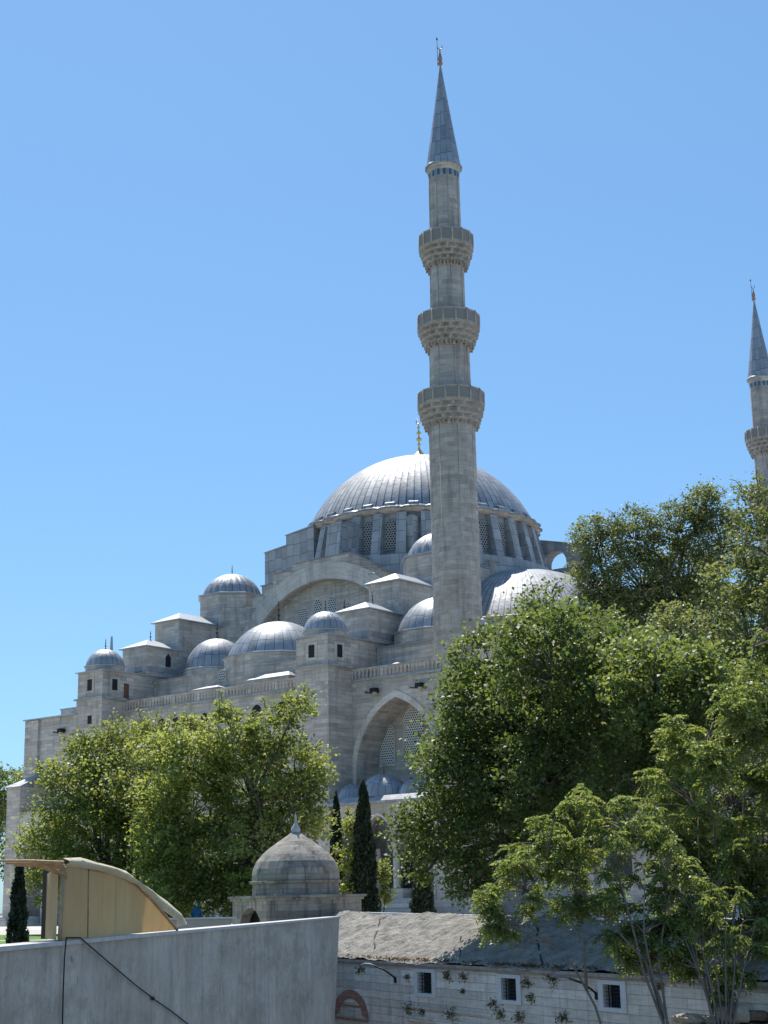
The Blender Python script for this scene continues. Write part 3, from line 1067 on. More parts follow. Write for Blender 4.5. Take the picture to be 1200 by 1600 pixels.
# ------------------------------------------------------------------ minarets
MX, MY = 6.1098764 + 0.02, 129.85634143
def minaret(label, loc):
    t = thing('minaret', label, 'minaret', loc, R(11), 'minarets of the mosque')
    t['_z'] = G
    sh = MB()
    k16 = dict(n=16, smooth=False)
    rm = 2.02
    sh.lathe(0, 0, [(3.1, G), (3.1, 13.0), (2.35, 14.6), (2.2, 15.0), (2.12, 15.4), (2.08, 40.5)], **k16)
    sh.lathe(0, 0, [(1.86, 43.0), (1.80, 47.8)], **k16)
    sh.lathe(0, 0, [(1.60, 50.2), (1.56, 55.5)], **k16)
    sh.lathe(0, 0, [(1.44, 58.2), (1.42, 64.9)], **k16)
    s = sh.build('shaft', M['minaret'], t)
    r_ = MB()
    for (ra, rb, za, zb) in ((2.08, 2.06, 15.4, 40.5), (1.86, 1.80, 43, 47.8), (1.60, 1.56, 50.2, 55.5), (1.44, 1.42, 58.2, 64.9)):
        for k in range(0, 16, 2):
            a = 2 * PI * k / 16
            r_.tube([(ra * math.cos(a), ra * math.sin(a), za), (rb * math.cos(a), rb * math.sin(a), zb)], 0.045, 5)
    r_.build('edge_roll', M['minaret'], s)
    # balconies (inner shaft radius, outer radius, corbel foot, floor, parapet top)
    for ri_, ro_, z0, z1, z2 in ((2.08, 2.95, 40.3, 42.3, 43.55), (1.82, 2.78, 47.7, 49.6, 50.85), (1.58, 2.46, 55.4, 57.35, 58.65)):
        cb = MB()
        nt_ = 4
        NN = 18
        for j in range(nt_):
            f0, f1 = j / nt_, (j + 1) / nt_
            rj = ri_ + (ro_ - ri_) * (0.10 + 0.90 * ((j + 1) / nt_) ** 0.68)
            rp = ri_ + (ro_ - ri_) * (0.0 if j == 0 else 0.10 + 0.90 * (j / nt_) ** 0.68)
            za, zb = z0 + (z1 - z0) * f0, z0 + (z1 - z0) * f1
            ph = (j % 2) * PI / NN
            def md_(r, z, a, i, za=za, zb=zb, rj=rj, rp=rp):
                q = abs(math.cos(a * NN / 2))
                if z < za + 0.02:
                    return rp - 0.05 + (rj - rp) * (1 - q) * 0.0
                if z < zb - 0.30 * (zb - za):
                    return rp - 0.24 + (rj - rp + 0.24) * (1 - q) ** 1.2
                return rj
            cb.lathe(0, 0, [(rp, za - 0.02), (rj, za + 0.08), (rj, za + 0.62 * (zb - za)), (rj, zb - 0.12 * (zb - za)), (rj, zb), (rp * 0.6, zb + 0.005)], NN * 6, False, mod=md_, ph=ph)
        # hanging drops
        for k in range(NN):
            a = 2 * PI * k / NN
            rr = ri_ + (ro_ - ri_) * 0.30
            cb.lathe(rr * math.cos(a), rr * math.sin(a), [(0.01, z0 - 0.12), (0.07, z0 + 0.02), (0.07, z0 + 0.4)], 5)
        bal = cb.build('balcony', M['minaret'], t)
        pp_ = MB()
        pp_.lathe(0, 0, [(ro_ + 0.05, z1), (ro_ + 0.05, z1 + 0.12), (ro_ - 0.02, z1 + 0.13), (ro_ - 0.02, z2 - 0.12), (ro_ + 0.05, z2 - 0.11), (ro_ + 0.05, z2), (ro_ - 0.16, z2), (ro_ - 0.16, z1)], **k16)
        for k in range(16):
            a = 2 * PI * k / 16
            pp_.tube([(ro_ * math.cos(a), ro_ * math.sin(a), z1), (ro_ * math.cos(a), ro_ * math.sin(a), z2 + 0.04)], 0.085, 6)
        pp_.build('parapet', M['minaret'], bal)
        pp_ = MB()
        pp_.lathe(0, 0, [(ro_ - 0.008, z1 + 0.16), (ro_ - 0.008, z2 - 0.15)], **k16)
        pp_.build('carved_screen', M['screen'], bal)
    # crown band with blue tile niches
    cb = MB()
    cb.lathe(0, 0, [(1.42, 64.9), (1.5, 65.0), (1.55, 65.35), (1.62, 65.6)], **k16)
    cb.build('crown_band', M['stone'], t)
    for k in range(16):
        a = 2 * PI * (k + 0.5) / 16
        ca, sa = math.cos(a), math.sin(a)
        q = MB()
        vs = [((1.415) * ca - s_ * sa, (1.415) * sa + s_ * ca, z) for s_, z in ((-.13, 64.3), (.13, 64.3), (.13, 64.8), (0, 64.95), (-.13, 64.8))]
        vs = [(x_ * 1.0, y_ * 1.0, z) for x_, y_, z in vs]
        q.add(vs, [(0, 1, 2, 3, 4)])
        q.build('tile_niche', M['tile'], t)
    co = MB()
    co.lathe(0, 0, [(1.45, 65.45), (1.74, 65.42), (1.74, 65.52), (1.58, 65.75), (0.80, 70.9), (0.07, 76.1)], 16, False, uvs=16 * 0.7)
    co.build('spire', M['lead'], t)
    fi = MB()
    fi.lathe(0, 0, [(0.05, 75.9), (0.10, 76.1), (0.24, 76.25), (0.24, 76.4), (0.1, 76.55), (0.22, 76.7), (0.20, 76.9), (0.08, 77.4), (0.04, 77.8)], 10)
    fi.tube([(0.24 * math.cos(R(q)), 0, 78.05 + 0.24 * math.sin(R(q))) for q in range(-240, 61, 25)], [0.02 + 0.04 * math.sin(PI * i / 12) for i in range(13)], 5)
    fi.build('finial', M['copper'], t)
    ro = MB()
    ro.tube([(-0.24, 0, 76.0), (-0.25, 0, 79.0)], 0.025, 5)
    ro.lathe(-0.25, 0, [(0.06, 78.75), (0.09, 78.85), (0.02, 79.05)], 6)
    ro.build('lightning_rod', M['iron'], t)
    return t
mn = minaret('tall grey stone minaret with three carved balconies rising in front of the main dome', (MX, MY, G))
mn2 = copy_tree(mn)
mn2.location = (47.75, 183.92, G - 2.6)
mn2['label'] = 'more distant grey minaret at the right edge, only its upper part above the trees'

# floodlights on the facade
def floodlight(lx, ly, lz, label):
    px = OX + lx * math.cos(RZ) - ly * math.sin(RZ)
    py = OY + lx * math.sin(RZ) + ly * math.cos(RZ)
    t = thing('floodlight', label, 'floodlight', (px, py, lz), RZ, 'floodlights on the mosque wall')
    q = MB(); q.box(-0.3, 0.3, -0.65, -0.1, lz - 0.18, lz + 0.22)
    q.build('housing', M['iron'], t)
    q = MB(); q.tube([(0, 0.05, lz - 0.1), (0, -0.4, lz - 0.2), (-0.75, -0.75, lz - 0.1)], 0.09, 6)
    q.build('bracket', M['bronze'], t)
    q = MB(); q.lathe(0.15, -0.5, [(0.05, lz - 0.45), (0.2, lz - 0.35), (0.2, lz - 0.15)], 8)
    q.build('lamp', M['stone'], t)
floodlight(-3.4, 0, 17.75, 'black floodlight bracket on the mosque wall above the left shoulder of the tall arch')
floodlight(1.55, 0, 17.7, 'floodlight bracket on the mosque wall beside the tall minaret')
floodlight(-41.2, -3, 17.2, 'floodlight bracket on the far left end block of the mosque')

# thin distant antenna mast behind the far-left turret
t = thing('antenna_mast', 'thin distant lattice mast just left of the far-left small dome finial', 'mast', (-56.9, 315, G))
q = MB()
q.lathe(0, 0, [(0.75, G), (0.6, 40), (0.55, 47), (0.85, 47.5), (0.85, 50.5), (0.35, 51.5), (0.2, 54.5)], 6)
q.build('mast', plain('mast_paint', (0.30, 0.32, 0.36), 0.7), t)

# ------------------------------------------------------------------ kiosk with stone dome
KX, KY, KA, KS = -3.32 * 1.42, 55.0 * 1.42, R(24.7), 1.42
kiosk = thing('domed_kiosk', 'small weathered stone kiosk with a pointed ribbed stone dome in front of the trees', 'kiosk', (KX, KY, G), KA)
hs = 1.72
b = MB()
b.box(-hs + 0.35, hs, -hs, -hs + 0.3, -1.0, 0.22)
b.box(-hs + 0.35, hs, hs - 0.3, hs, -1.0, 0.22)
b.box(hs - 0.3, hs, -hs + 0.3, hs - 0.3, -1.0, 0.22)
# left side open with a pointed arch (built turned by a quarter)
t_ = MB()
arch_wall(t_, -hs, hs, -1.0, 0.22, -0.1, 1.15, -2.2, -0.95, -0.10, 0, 0.35)
b.add([(-hs + y, x, z) for x, y, z in t_.v], t_.f)
b.scale(KS).build('wall', M['kiosk'], kiosk)
b = MB()
b.prism([(-hs - .14, -hs - .14), (hs + .14, -hs - .14), (hs + .14, hs + .14), (-hs - .14, hs + .14)], 0.22, 0.30)
b.prism([(-hs - .07, -hs - .07), (hs + .07, -hs - .07), (hs + .07, hs + .07), (-hs - .07, hs + .07)], 0.13, 0.22)
b.prism([(-1.3, -1.5), (0.6, -1.5), (0.6, 0.5), (-1.3, 0.5)], 0.30, 0.36)
b.scale(KS).build('cornice', M['kiosk'], kiosk)
b = MB()
b.lathe(0, 0, [(1.52, 0.30), (1.5, 0.68), (1.58, 0.70), (1.62, 0.78), (1.52, 0.80)], 16, False, ph=0.1)
b.scale(KS).build('dome_drum', M['kiosk'], kiosk)
b = MB()
b.lathe(0, 0, [(1.52, 0.80), (1.53, 1.0), (1.49, 1.2), (1.38, 1.45), (1.19, 1.68), (0.93, 1.9), (0.62, 2.12), (0.3, 2.33), (0.12, 2.46)], 16, False, uvs=9.4, ph=0.1)
kd = b.scale(KS).build('dome', M['kiosk'], kiosk)
b = MB()
b.lathe(0, 0, [(0.13, 2.42), (0.17, 2.50), (0.16, 2.58), (0.08, 2.70), (0.04, 2.80), (0.035, 3.0), (0.015, 3.10), (0.005, 3.12)], 12)
b.scale(KS).build('finial', plain('pale_finial', (0.42, 0.42, 0.43), 0.6), kd)

# parapet at the edge of the terrace
pw_ = thing('parapet_wall', 'low beige plastered parapet between the torn awning and the domed kiosk', 'wall', (-7.3, 55, LOW))
b = MB(); b.box(-2.6, 1.72, -0.1, 0.12, LOW, -0.44); b.build('wall', plain('beige_plaster', (0.50, 0.43, 0.34), 0.9, 0, 0.1, 1.5), pw_)
b = MB(); b.box(-2.65, 1.9, -0.14, 0.16, -0.44, -0.39); b.build('coping', plain('pale_coping', (0.62, 0.58, 0.52), 0.8, 0, 0.1), pw_)
# ------------------------------------------------------------------ grey rendered wall in front
A = Vector((-3.34, 13.59, 0)); B = Vector((-1.26, 38.0, 0))
D = (B - A).normalized()
WA = math.atan2(D.y, D.x)
wall = thing('rendered_wall', 'long grey cement rendered wall running across the lower left foreground', 'wall', (A.x, A.y, LOW), WA)
mt, n, p = new_mat('grey_render')
geo = N(n, 'ShaderNodeNewGeometry')
pos = geo.outputs['Position']
c1 = ramp(n, noise(n, mapped(n, pos, (1, 0.35, 1)), 1.1, 8, 0.62), [(0.30, (0.42, 0.345, 0.275)), (0.5, (0.57, 0.48, 0.395)), (0.70, (0.68, 0.585, 0.49))])
st = ramp(n, noise(n, mapped(n, pos, (1.5, 1.5, 0.12)), 1.6, 6, 0.7), [(0.5, g3(0)), (0.72, g3(1))])
c2 = mixrgb(n, c1, (0.25, 0.21, 0.175), N_scale(n, st, 0.5))
st2 = ramp(n, noise(n, mapped(n, pos, (1.0, 0.35, 1.2)), 0.8, 9, 0.75), [(0.50, g3(0)), (0.60, g3(1))])
c3 = mixrgb(n, c2, (0.33, 0.27, 0.21), N_scale(n, st2, 0.6))
vor = N(n, 'ShaderNodeTexVoronoi'); vor.feature = 'DISTANCE_TO_EDGE'; vor.inputs['Scale'].default_value = 0.45
wv = N(n, 'ShaderNodeTexNoise'); wv.inputs['Scale'].default_value = 2.0; wv.inputs['Detail'].default_value = 6
n.links.new(pos, wv.inputs['Vector'])
vadd = N(n, 'ShaderNodeVectorMath'); vadd.operation = 'ADD'
n.links.new(pos, vadd.inputs[0]); n.links.new(wv.outputs[1], vadd.inputs[1])
n.links.new(vadd.outputs[0], vor.inputs['Vector'])
crk = ramp(n, vor.outputs[0], [(0.0, g3(1)), (0.006, g3(0))])
c4 = mixrgb(n, c3, (0.12, 0.115, 0.11), N_scale(n, crk, 0.35))
st3 = ramp(n, noise(n, mapped(n, pos, (0.9, 0.25, 0.09)), 2.2, 7, 0.8), [(0.54, g3(0)), (0.64, g3(1))])
c4 = mixrgb(n, c4, (0.24, 0.19, 0.15), N_scale(n, st3, 0.40))
sm = ramp(n, noise(n, pos, 5.5, 8, 0.8), [(0.3, g3(0.80)), (0.7, g3(1.12))])
c4 = mixrgb(n, c4, sm, 0.9, 'MULTIPLY')
spk = ramp(n, noise(n, pos, 9.0, 3, 0.5), [(0.70, g3(0)), (0.74, g3(1))])
c4 = mixrgb(n, c4, (0.14, 0.12, 0.10), N_scale(n, spk, 0.6))
n.links.new(c4, p.inputs['Base Color'])
p.inputs['Roughness'].default_value = 0.92
bp = N(n, 'ShaderNodeBump'); bp.inputs['Strength'].default_value = 0.35; bp.inputs['Distance'].default_value = 0.02
n.links.new(noise(n, pos, 9, 10, 0.75), bp.inputs['Height']); n.links.new(bp.outputs[0], p.inputs['Normal'])
render_mat = mt
b = MB()
# local x along the wall, y to the left (away from the street side), battered end
vs = []
for x, z in ((-14, LOW), (20.5, LOW), (24.47, -0.33), (-14, -0.33)):
    pass
b.prism([(-14, LOW), (20.6, LOW), (24.5, -0.34), (-14, -0.34)], 0.0, 0.26, 'y')
b.build('wall', render_mat, wall)
b = MB()
b.box(-14, 24.54, -0.025, 0.29, -0.34, -0.30)
b.build('coping', plain('coping_render', (0.56, 0.53, 0.50), 0.85, 0, 0.18, 6), wall)

# torn yellow awning on top of the wall
aw = thing('roof_shelter', 'yellowed translucent shelter with torn cloth flap standing on the grey wall', 'shelter', (A.x, A.y, -0.3), WA)
yel, n, p = new_mat('yellowed_sheet')
geo = N(n, 'ShaderNodeNewGeometry')
c1 = ramp(n, noise(n, geo.outputs['Position'], 1.6, 6), [(0.3, (0.80, 0.58, 0.29)), (0.7, (0.88, 0.69, 0.39))])
s1 = ramp(n, noise(n, mapped(n, geo.outputs['Position'], (6, 6, 0.5)), 1.2, 4), [(0.5, g3(0)), (0.75, g3(1))])
c1 = mixrgb(n, c1, (0.36, 0.27, 0.14), N_scale(n, s1, 0.35))
n.links.new(c1, p.inputs['Base Color'])
p.inputs['Roughness'].default_value = 0.55
tr = N(n, 'ShaderNodeBsdfTranslucent'); n.links.new(c1, tr.inputs[0])
mx = N(n, 'ShaderNodeMixShader'); mx.inputs[0].default_value = 0.5
n.links.new(p.outputs[0], mx.inputs[1]); n.links.new(tr.outputs[0], mx.inputs[2]); n.links.new(mx.outputs[0], n.nodes['Material Output'].inputs[0])
top = [(1.78, 0.44), (2.22, 0.47), (2.69, 0.46), (3.45, 0.42), (4.14, 0.36), (4.74, 0.26), (5.54, 0.07), (6.31, -0.13), (6.9, -0.29)]
b = MB()
b.prism([(1.78, -0.29)] + top, 0.02, 0.035, 'y')
b.build('front_panel', yel, aw)
b = MB()
b.tube([(1.76, 0.01, -0.3), (1.76, 0.005, 0.1), (1.77, 0.01, 0.46)], 0.022, 6)
b.tube([(x, 0.01, z) for x, z in top], 0.018, 6)
b.tube([(2.75, 0.015, -0.29), (2.72, 0.015, 0.45)], 0.008, 5)
b.build('frame', plain('rusty_frame', (0.36, 0.28, 0.17), 0.8, 0, 0.4, 12), aw)
# corrugated return going back
b = MB()
vs, fs = [], []
nseg = 44
for i in range(nseg + 1):
    f = i / nseg
    x = 1.74 + 1.33 * f + 0.012 * math.sin(i * PI / 2)
    y = 0.04 + 0.52 * f
    for z in (-0.29, 0.42 - 0.06 * f):
        vs.append((x, y, z))
for i in range(nseg):
    fs.append((2 * i, 2 * i + 2, 2 * i + 3, 2 * i + 1))
b.add(vs, fs)
rp = b.build('corrugated_side', yel, aw)
b = MB(); b.box(3.05, 3.11, 0.54, 0.60, -0.3, 0.4); b.build('post', plain('dark_post', (0.10, 0.085, 0.07), 0.9), rp)
# cloth flap
cloth = plain('cream_cloth', (0.66, 0.56, 0.38), 0.85, 0, 0.15, 9, 0.4)
b = MB()
up = [(1.76, 0.48), (2.3, 0.50), (3.0, 0.475), (3.6, 0.44), (4.14, 0.40), (4.7, 0.315), (5.27, 0.22), (6.2, 0.07), (7.19, -0.09), (7.32, -0.21)]
lo = [(1.76, 0.40), (2.3, 0.40), (3.0, 0.385), (3.6, 0.355), (4.14, 0.31), (4.7, 0.25), (5.3, 0.12), (6.0, -0.03), (6.75, -0.16), (6.93, -0.25)]
vs = []
for i, (u_, l_) in enumerate(zip(up, lo)):
    for j in range(5):
        f = j / 4
        y = 0.005 - 0.05 * math.sin(PI * f) - 0.02 * math.sin(i * 2.1 + j)
        vs.append((u_[0] * (1 - f) + l_[0] * f, y, u_[1] * (1 - f) + l_[1] * f))
fs = [(i * 5 + j, i * 5 + j + 1, (i + 1) * 5 + j + 1, (i + 1) * 5 + j) for i in range(len(up) - 1) for j in range(4)]
b.add(vs, fs, None, True)
# top sheet folding back
vs = []
for i, u_ in enumerate(up[:7]):
    vs += [(u_[0], 0.005, u_[1]), (u_[0] + 0.1, 0.42, u_[1] - 0.08)]
b.add(vs, [(2 * i, 2 * i + 1, 2 * i + 3, 2 * i + 2) for i in range(6)], None, True)
b.build('cloth_flap', cloth, aw)
# thin broken boards sticking out to the left
b = MB()
rng = random.Random(4)
P0 = Vector((-3.17, 15.17, 0.40)); P1 = Vector((-3.74, 15.0, 0.44))
for k, (dz0, dz1, f1) in enumerate(((0.03, 0.015, 1.0), (0.0, 0.0, 0.9), (-0.02, -0.015, 0.8), (-0.07, 0.0, 0.55), (-0.11, -0.01, 0.45))):
    a_ = P0 + Vector((0.02, 0.05 * k, dz0)); c_ = P0 + (P1 - P0) * f1 + Vector((0, 0.06 * k, dz1))
    rel = lambda v: Vector(((v - A).dot(D), (v - A).dot(Vector((-D.y, D.x, 0))), v.z))
    mid = (a_ + c_) / 2 + Vector((0, 0, 0.008))
    b.tube([rel(a_), rel(mid), rel(c_)], [0.02, 0.016, 0.011], 4)
b.build('broken_board', plain('weathered_wood', (0.42, 0.28, 0.15), 0.85, 0, 0.4, 20), aw)

# cables
def cable(name, label, pts, r):
    q = MB(); q.tube(pts, r, 5)
    o = q.build(name, M['iron'])
    return tag(o, label, 'cable')
def wp(s, z, off=-0.03):
    q = A + D * s + Vector((D.y, -D.x, 0)) * (-off * 1.0)
    return (q.x, q.y, z)
cable('cable', 'thin black cable hanging straight down the grey wall from the shelter post', [wp(1.79, -0.27, -0.045), wp(1.80, -0.45), wp(1.79, -0.75), wp(1.80, -1.1), wp(1.8, -1.8)], 0.007)
cable('cable', 'black cable with a knot running diagonally down the grey wall', [wp(1.8, -0.27, -0.04), wp(2.26, -0.28, -0.045), wp(3.55, -0.59), wp(4.6, -0.85), wp(5.4, -1.03), wp(5.46, -1.045), wp(5.52, -1.06), wp(6.38, -1.24), wp(7.63, -1.53), wp(9.5, -1.97)], [0.008, 0.008, 0.008, 0.008, 0.009, 0.028, 0.009, 0.009, 0.01, 0.011])

# ------------------------------------------------------------------ precinct wall with stone roof
PA = Vector((-2.33, 69.46, 0)); PB = Vector((10.25, 43.9, 0))
PD = (PB - PA).normalized()
PN = Vector((-PD.y, PD.x, 0))         # to the back (up the terrace)
PAng = math.atan2(PD.y, PD.x)
pw = thing('precinct_building', 'long low whitish stone building with sloping stone slab roof at the lower right', 'building', (PA.x, PA.y, LOW), PAng)
wins = [(8.08, -3.045, 0.90, 0.52), (14.5, -3.035, 0.82, 0.50), (20.9, -3.0, 0.78, 0.48)]
b = MB()
# wall made of panels leaving the window openings
xs_ = [-6.0]
for cx, cz, hw, hh in wins:
    xs_ += [cx - hw, cx + hw]
xs_ += [48]
for i in range(0, len(xs_), 2):
    b.box(xs_[i], xs_[i + 1], 0, 0.7, LOW, -2.42)
for cx, cz, hw, hh in wins:
    b.box(cx - hw, cx + hw, 0, 0.7, LOW, cz - hh)
    b.box(cx - hw, cx + hw, 0, 0.7, cz + hh, -2.42)
b.build('wall', M['wallstone'], pw)
b = MB()
b.box(-6.0, 48, -0.14, 0.7, -2.42, -2.31)
b.box(-6.0, 48, -0.07, 0.7, -2.50, -2.42)
b.build('cornice', plain('cornice_stone', (0.36, 0.30, 0.25), 0.9, 0, 0.35, 3, 0.5), pw)
# roof slabs, uneven
mt, n, p = new_mat('stone_slab_roof')
geo = N(n, 'ShaderNodeNewGeometry'); pos = geo.outputs['Position']
tc = N(n, 'ShaderNodeTexCoord')
c1 = ramp(n, noise(n, mapped(n, tc.outputs['Object'], (0.8, 1.6, 1)), 1.3, 10, 0.75), [(0.30, (0.15, 0.135, 0.115)), (0.45, (0.27, 0.245, 0.21)), (0.58, (0.38, 0.35, 0.30)), (0.72, (0.54, 0.50, 0.44))])
lich = ramp(n, noise(n, pos, 1.7, 9, 0.75), [(0.54, g3(0)), (0.62, g3(1))])
c2 = mixrgb(n, c1, (0.12, 0.11, 0.10), N_scale(n, lich, 0.65))
n.links.new(c2, p.inputs['Base Color']); p.inputs['Roughness'].default_value = 0.9
bp = N(n, 'ShaderNodeBump'); bp.inputs['Strength'].default_value = 1.0; bp.inputs['Distance'].default_value = 0.22
rot = mapped(n, tc.outputs['Object'], (0.6, 2.2, 1))
n.links.new(noise(n, rot, 2.6, 9, 0.72), bp.inputs['Height']); n.links.new(bp.outputs[0], p.inputs['Normal'])
b = MB()
rng = random.Random(9)
vs, fs = [], []
nx_, ny_ = 260, 16
for i in range(nx_ + 1):
    x = -6.0 + 54.0 * i / nx_
    for j in range(ny_ + 1):
        f = j / ny_
        zt = -0.46 - 0.0126 * x
        z = -2.29 + (zt + 2.29) * f
        z += rng.uniform(-0.025, 0.025) + 0.05 * math.sin(x * 0.7 + f * 5) + 0.03 * math.sin(x * 3.1 - f * 9)
        vs.append((x, -0.18 + (2.3 + 0.5) * f + rng.uniform(-0.03, 0.03), z))
for i in range(nx_):
    for j in range(ny_):
        k = i * (ny_ + 1) + j
        fs.append((k, k + ny_ + 1, k + ny_ + 2, k + 1))
b.add(vs, fs, None, False)
rf = b.build('roof', mt, pw)
b = MB()
zt = lambda x: -0.46 - 0.0126 * x
b.prism([(-6.0, G - 1), (48, G - 1), (48, zt(48) + 0.0), (-6.0, zt(-6.0) + 0.0)], 2.62, 2.95, 'y')
b.build('ridge_wall', M['frame'], pw)
# cracks in the slabs
b = MB()
rng = random.Random(2)
for x0_, l0, l1 in ((3.6, 0.15, 1.0), (11.2, 0.1, 0.62), (17.0, 0.1, 0.8)):
    pts = []
    for i in range(8):
        f = l0 + (l1 - l0) * i / 7
        x = x0_ - 4.8 * f + rng.uniform(-0.12, 0.12)
        pts.append((x, -0.18 + 2.8 * f, -2.29 + (zt(x) + 2.29) * f + 0.05 * math.sin(x * 0.7 + f * 5) - 0.01))
    b.tube(pts, [0.03] * 8, 4)
b.build('crack', M['dark'], rf)
for i, (cx, cz, hw, hh) in enumerate(wins):
    f = MB()
    fw_, fh = 0.30, 0.13
    f.box(cx - hw, cx - hw + fw_, -0.05, 0.3, cz - hh, cz + hh)
    f.box(cx + hw - fw_, cx + hw, -0.05, 0.3, cz - hh, cz + hh)
    f.box(cx - hw + fw_, cx + hw - fw_, -0.047, 0.3, cz - hh, cz - hh + fh)
    f.box(cx - hw + fw_, cx + hw - fw_, -0.047, 0.3, cz + hh - fh, cz + hh)
    fo = f.build('window', M['frame'], pw)
    g = MB()
    for k in range(1, 6):
        x = cx - hw + fw_ + (2 * hw - 2 * fw_) * k / 6
        g.box(x - 0.014, x + 0.014, 0.05, 0.08, cz - hh + fh, cz + hh - fh)
    for k in range(1, 6):
        z = cz - hh + fh + (2 * hh - 2 * fh) * k / 6
        g.box(cx - hw + fw_, cx + hw - fw_, 0.03, 0.05, z - 0.009, z + 0.009)
    g.build('grille', M['iron'], fo)
    g = MB(); g.box(cx - hw, cx + hw, 0.31, 0.34, cz - hh, cz + hh); g.build('pane', M['darkglass'], fo)
# brick relieving arch
b = MB()
cxx, ww = 1.15, 1.75
o1 = [(cxx + x, z) for x, z in ogive(ww - 0.62, -4.55, -3.92, 10)]
o2 = [(cxx + x, z) for x, z in ogive(ww, -4.7, -3.56, 10)]
for k in range(len(o1) - 1):
    vs = [(q[0], y, q[1]) for y in (-0.03, 0.02) for q in (o1[k], o1[k + 1], o2[k + 1], o2[k])]
    b.add(vs, [(0, 1, 2, 3), (2, 6, 7, 3), (0, 4, 5, 1)])
b.box(cxx - 1.1, cxx + 1.1, -0.033, 0.02, -4.26, -4.18)
b.box(cxx - 1.75, cxx + 1.75, -0.034, 0.02, -4.80, -4.72)
b.build('brick_arch', stone_mat('old_brick', (0.38, 0.15, 0.09), (0.48, 0.21, 0.13), (0.35, 0.29, 0.24), bw=0.16, bh=0.3, msize=0.02, sc=3, warm=(0.3, 0.2, 0.15)), pw)
# slight projecting courses low on the wall
b = MB()
b.box(5.9, 13.2, -0.06, 0.02, -4.02, -3.93)
b.box(6.6, 12.9, -0.09, 0.02, -4.5, -4.32)
b.build('ledge', M['wallstone'], pw)

def street_lamp(x, z, label):
    q = PA + PD * x
    t = thing('wall_lamp', label, 'lamp', (q.x, q.y, z), PAng, 'lamps on the precinct wall')
    m_ = MB(); m_.tube([(0, 0.02, z - 0.28), (0, -0.2, z - 0.1), (-0.15, -0.45, z + 0.1), (-0.5, -0.7, z + 0.24)], 0.035, 6)
    m_.box(-0.06, 0.06, -0.06, 0.02, z - 0.42, z - 0.2)
    m_.build('arm', M['iron'], t)
    m_ = MB(); m_.tube([(-0.35, -0.6, z + 0.2), (-0.7, -0.8, z + 0.30), (-0.95, -0.92, z + 0.31), (-1.15, -1.0, z + 0.28)], [0.03, 0.055, 0.055, 0.02], 8)
    m_.build('lamp_head', plain('grey_lamp', (0.22, 0.23, 0.25), 0.6, 0.1), t)
street_lamp(5.5, -2.72, 'curved grey street lamp on the stone wall above the brick arch')
street_lamp(20.0, -2.72, 'curved grey street lamp on the stone wall half hidden by bare branches')

# ------------------------------------------------------------------ foliage
def leaf_mesh(name, P, S, mat, parent, seed, up=0.5, elong=1.0, tone=None, direction=None):
    """P: n x 3 leaf centres, S: n sizes"""
    rs = np.random.RandomState(seed)
    n_ = len(P)
    nrm = rs.normal(size=(n_, 3))
    nrm[:, 2] = np.abs(nrm[:, 2]) + up
    nrm /= np.linalg.norm(nrm, axis=1)[:, None]
    t = rs.normal(size=(n_, 3)) if direction is None else direction + rs.normal(size=(n_, 3)) * 0.35
    t -= (t * nrm).sum(1)[:, None] * nrm
    t /= np.linalg.norm(t, axis=1)[:, None]
    b_ = np.cross(nrm, t)
    L = (S * elong)[:, None]
    W = (S * 0.82)[:, None]
    fold = nrm * (S * 0.18)[:, None]
    base = P - t * L * 0.5
    v = np.stack([base, P - b_ * W * 0.5 + fold - t * L * 0.08, P + t * L * 0.5 - fold * 0.8, P + b_ * W * 0.5 + fold - t * L * 0.08], axis=1).reshape(-1, 3)
    me = bpy.data.meshes.new(name)
    v[:, 2] -= root_of(parent)['_z'] if parent is not None else 0
    if parent is not None:
        v[:, 0] -= root_of(parent).location.x
        v[:, 1] -= root_of(parent).location.y
    me.vertices.add(n_ * 4)
    me.vertices.foreach_set('co', v.astype(np.float32).ravel())
    me.loops.add(n_ * 4)
    me.loops.foreach_set('vertex_index', np.arange(n_ * 4, dtype=np.int32))
    me.polygons.add(n_)
    me.polygons.foreach_set('loop_start', np.arange(0, n_ * 4, 4, dtype=np.int32))
    me.polygons.foreach_set('loop_total', np.full(n_, 4, dtype=np.int32))
    at = me.attributes.new('tone', 'FLOAT', 'FACE')
    tn_ = rs.rand(n_) if tone is None else np.clip(tone + rs.normal(size=n_) * 0.22, 0, 1)
    at.data.foreach_set('value', tn_.astype(np.float32))
    me.update(calc_edges=True)
    me.materials.append(mat)
    o = bpy.data.objects.new(name, me)
    C.objects.link(o)
    if parent is not None:
        o.parent = parent
    return o

def limb(mb, a, b_, r0_, r1_, rs, bend=0.12, seg=5, off=None):
    a, b_ = np.array(a, float), np.array(b_, float)
    L = np.linalg.norm(b_ - a)
    pts, rad = [], []
    j = rs.normal(size=3) * L * bend
    for i in range(seg + 1):
        f = i / seg
        q = a + (b_ - a) * f + j * math.sin(PI * f) + np.array([0, 0, 0.12 * L]) * math.sin(PI * f)
        if 0 < i < seg:
            q = q + rs.normal(size=3) * L * 0.02
        pts.append(tuple(q - (off if off is not None else 0)))
        rad.append(r0_ + (r1_ - r0_) * f)
    mb.tube(pts, rad, 5)

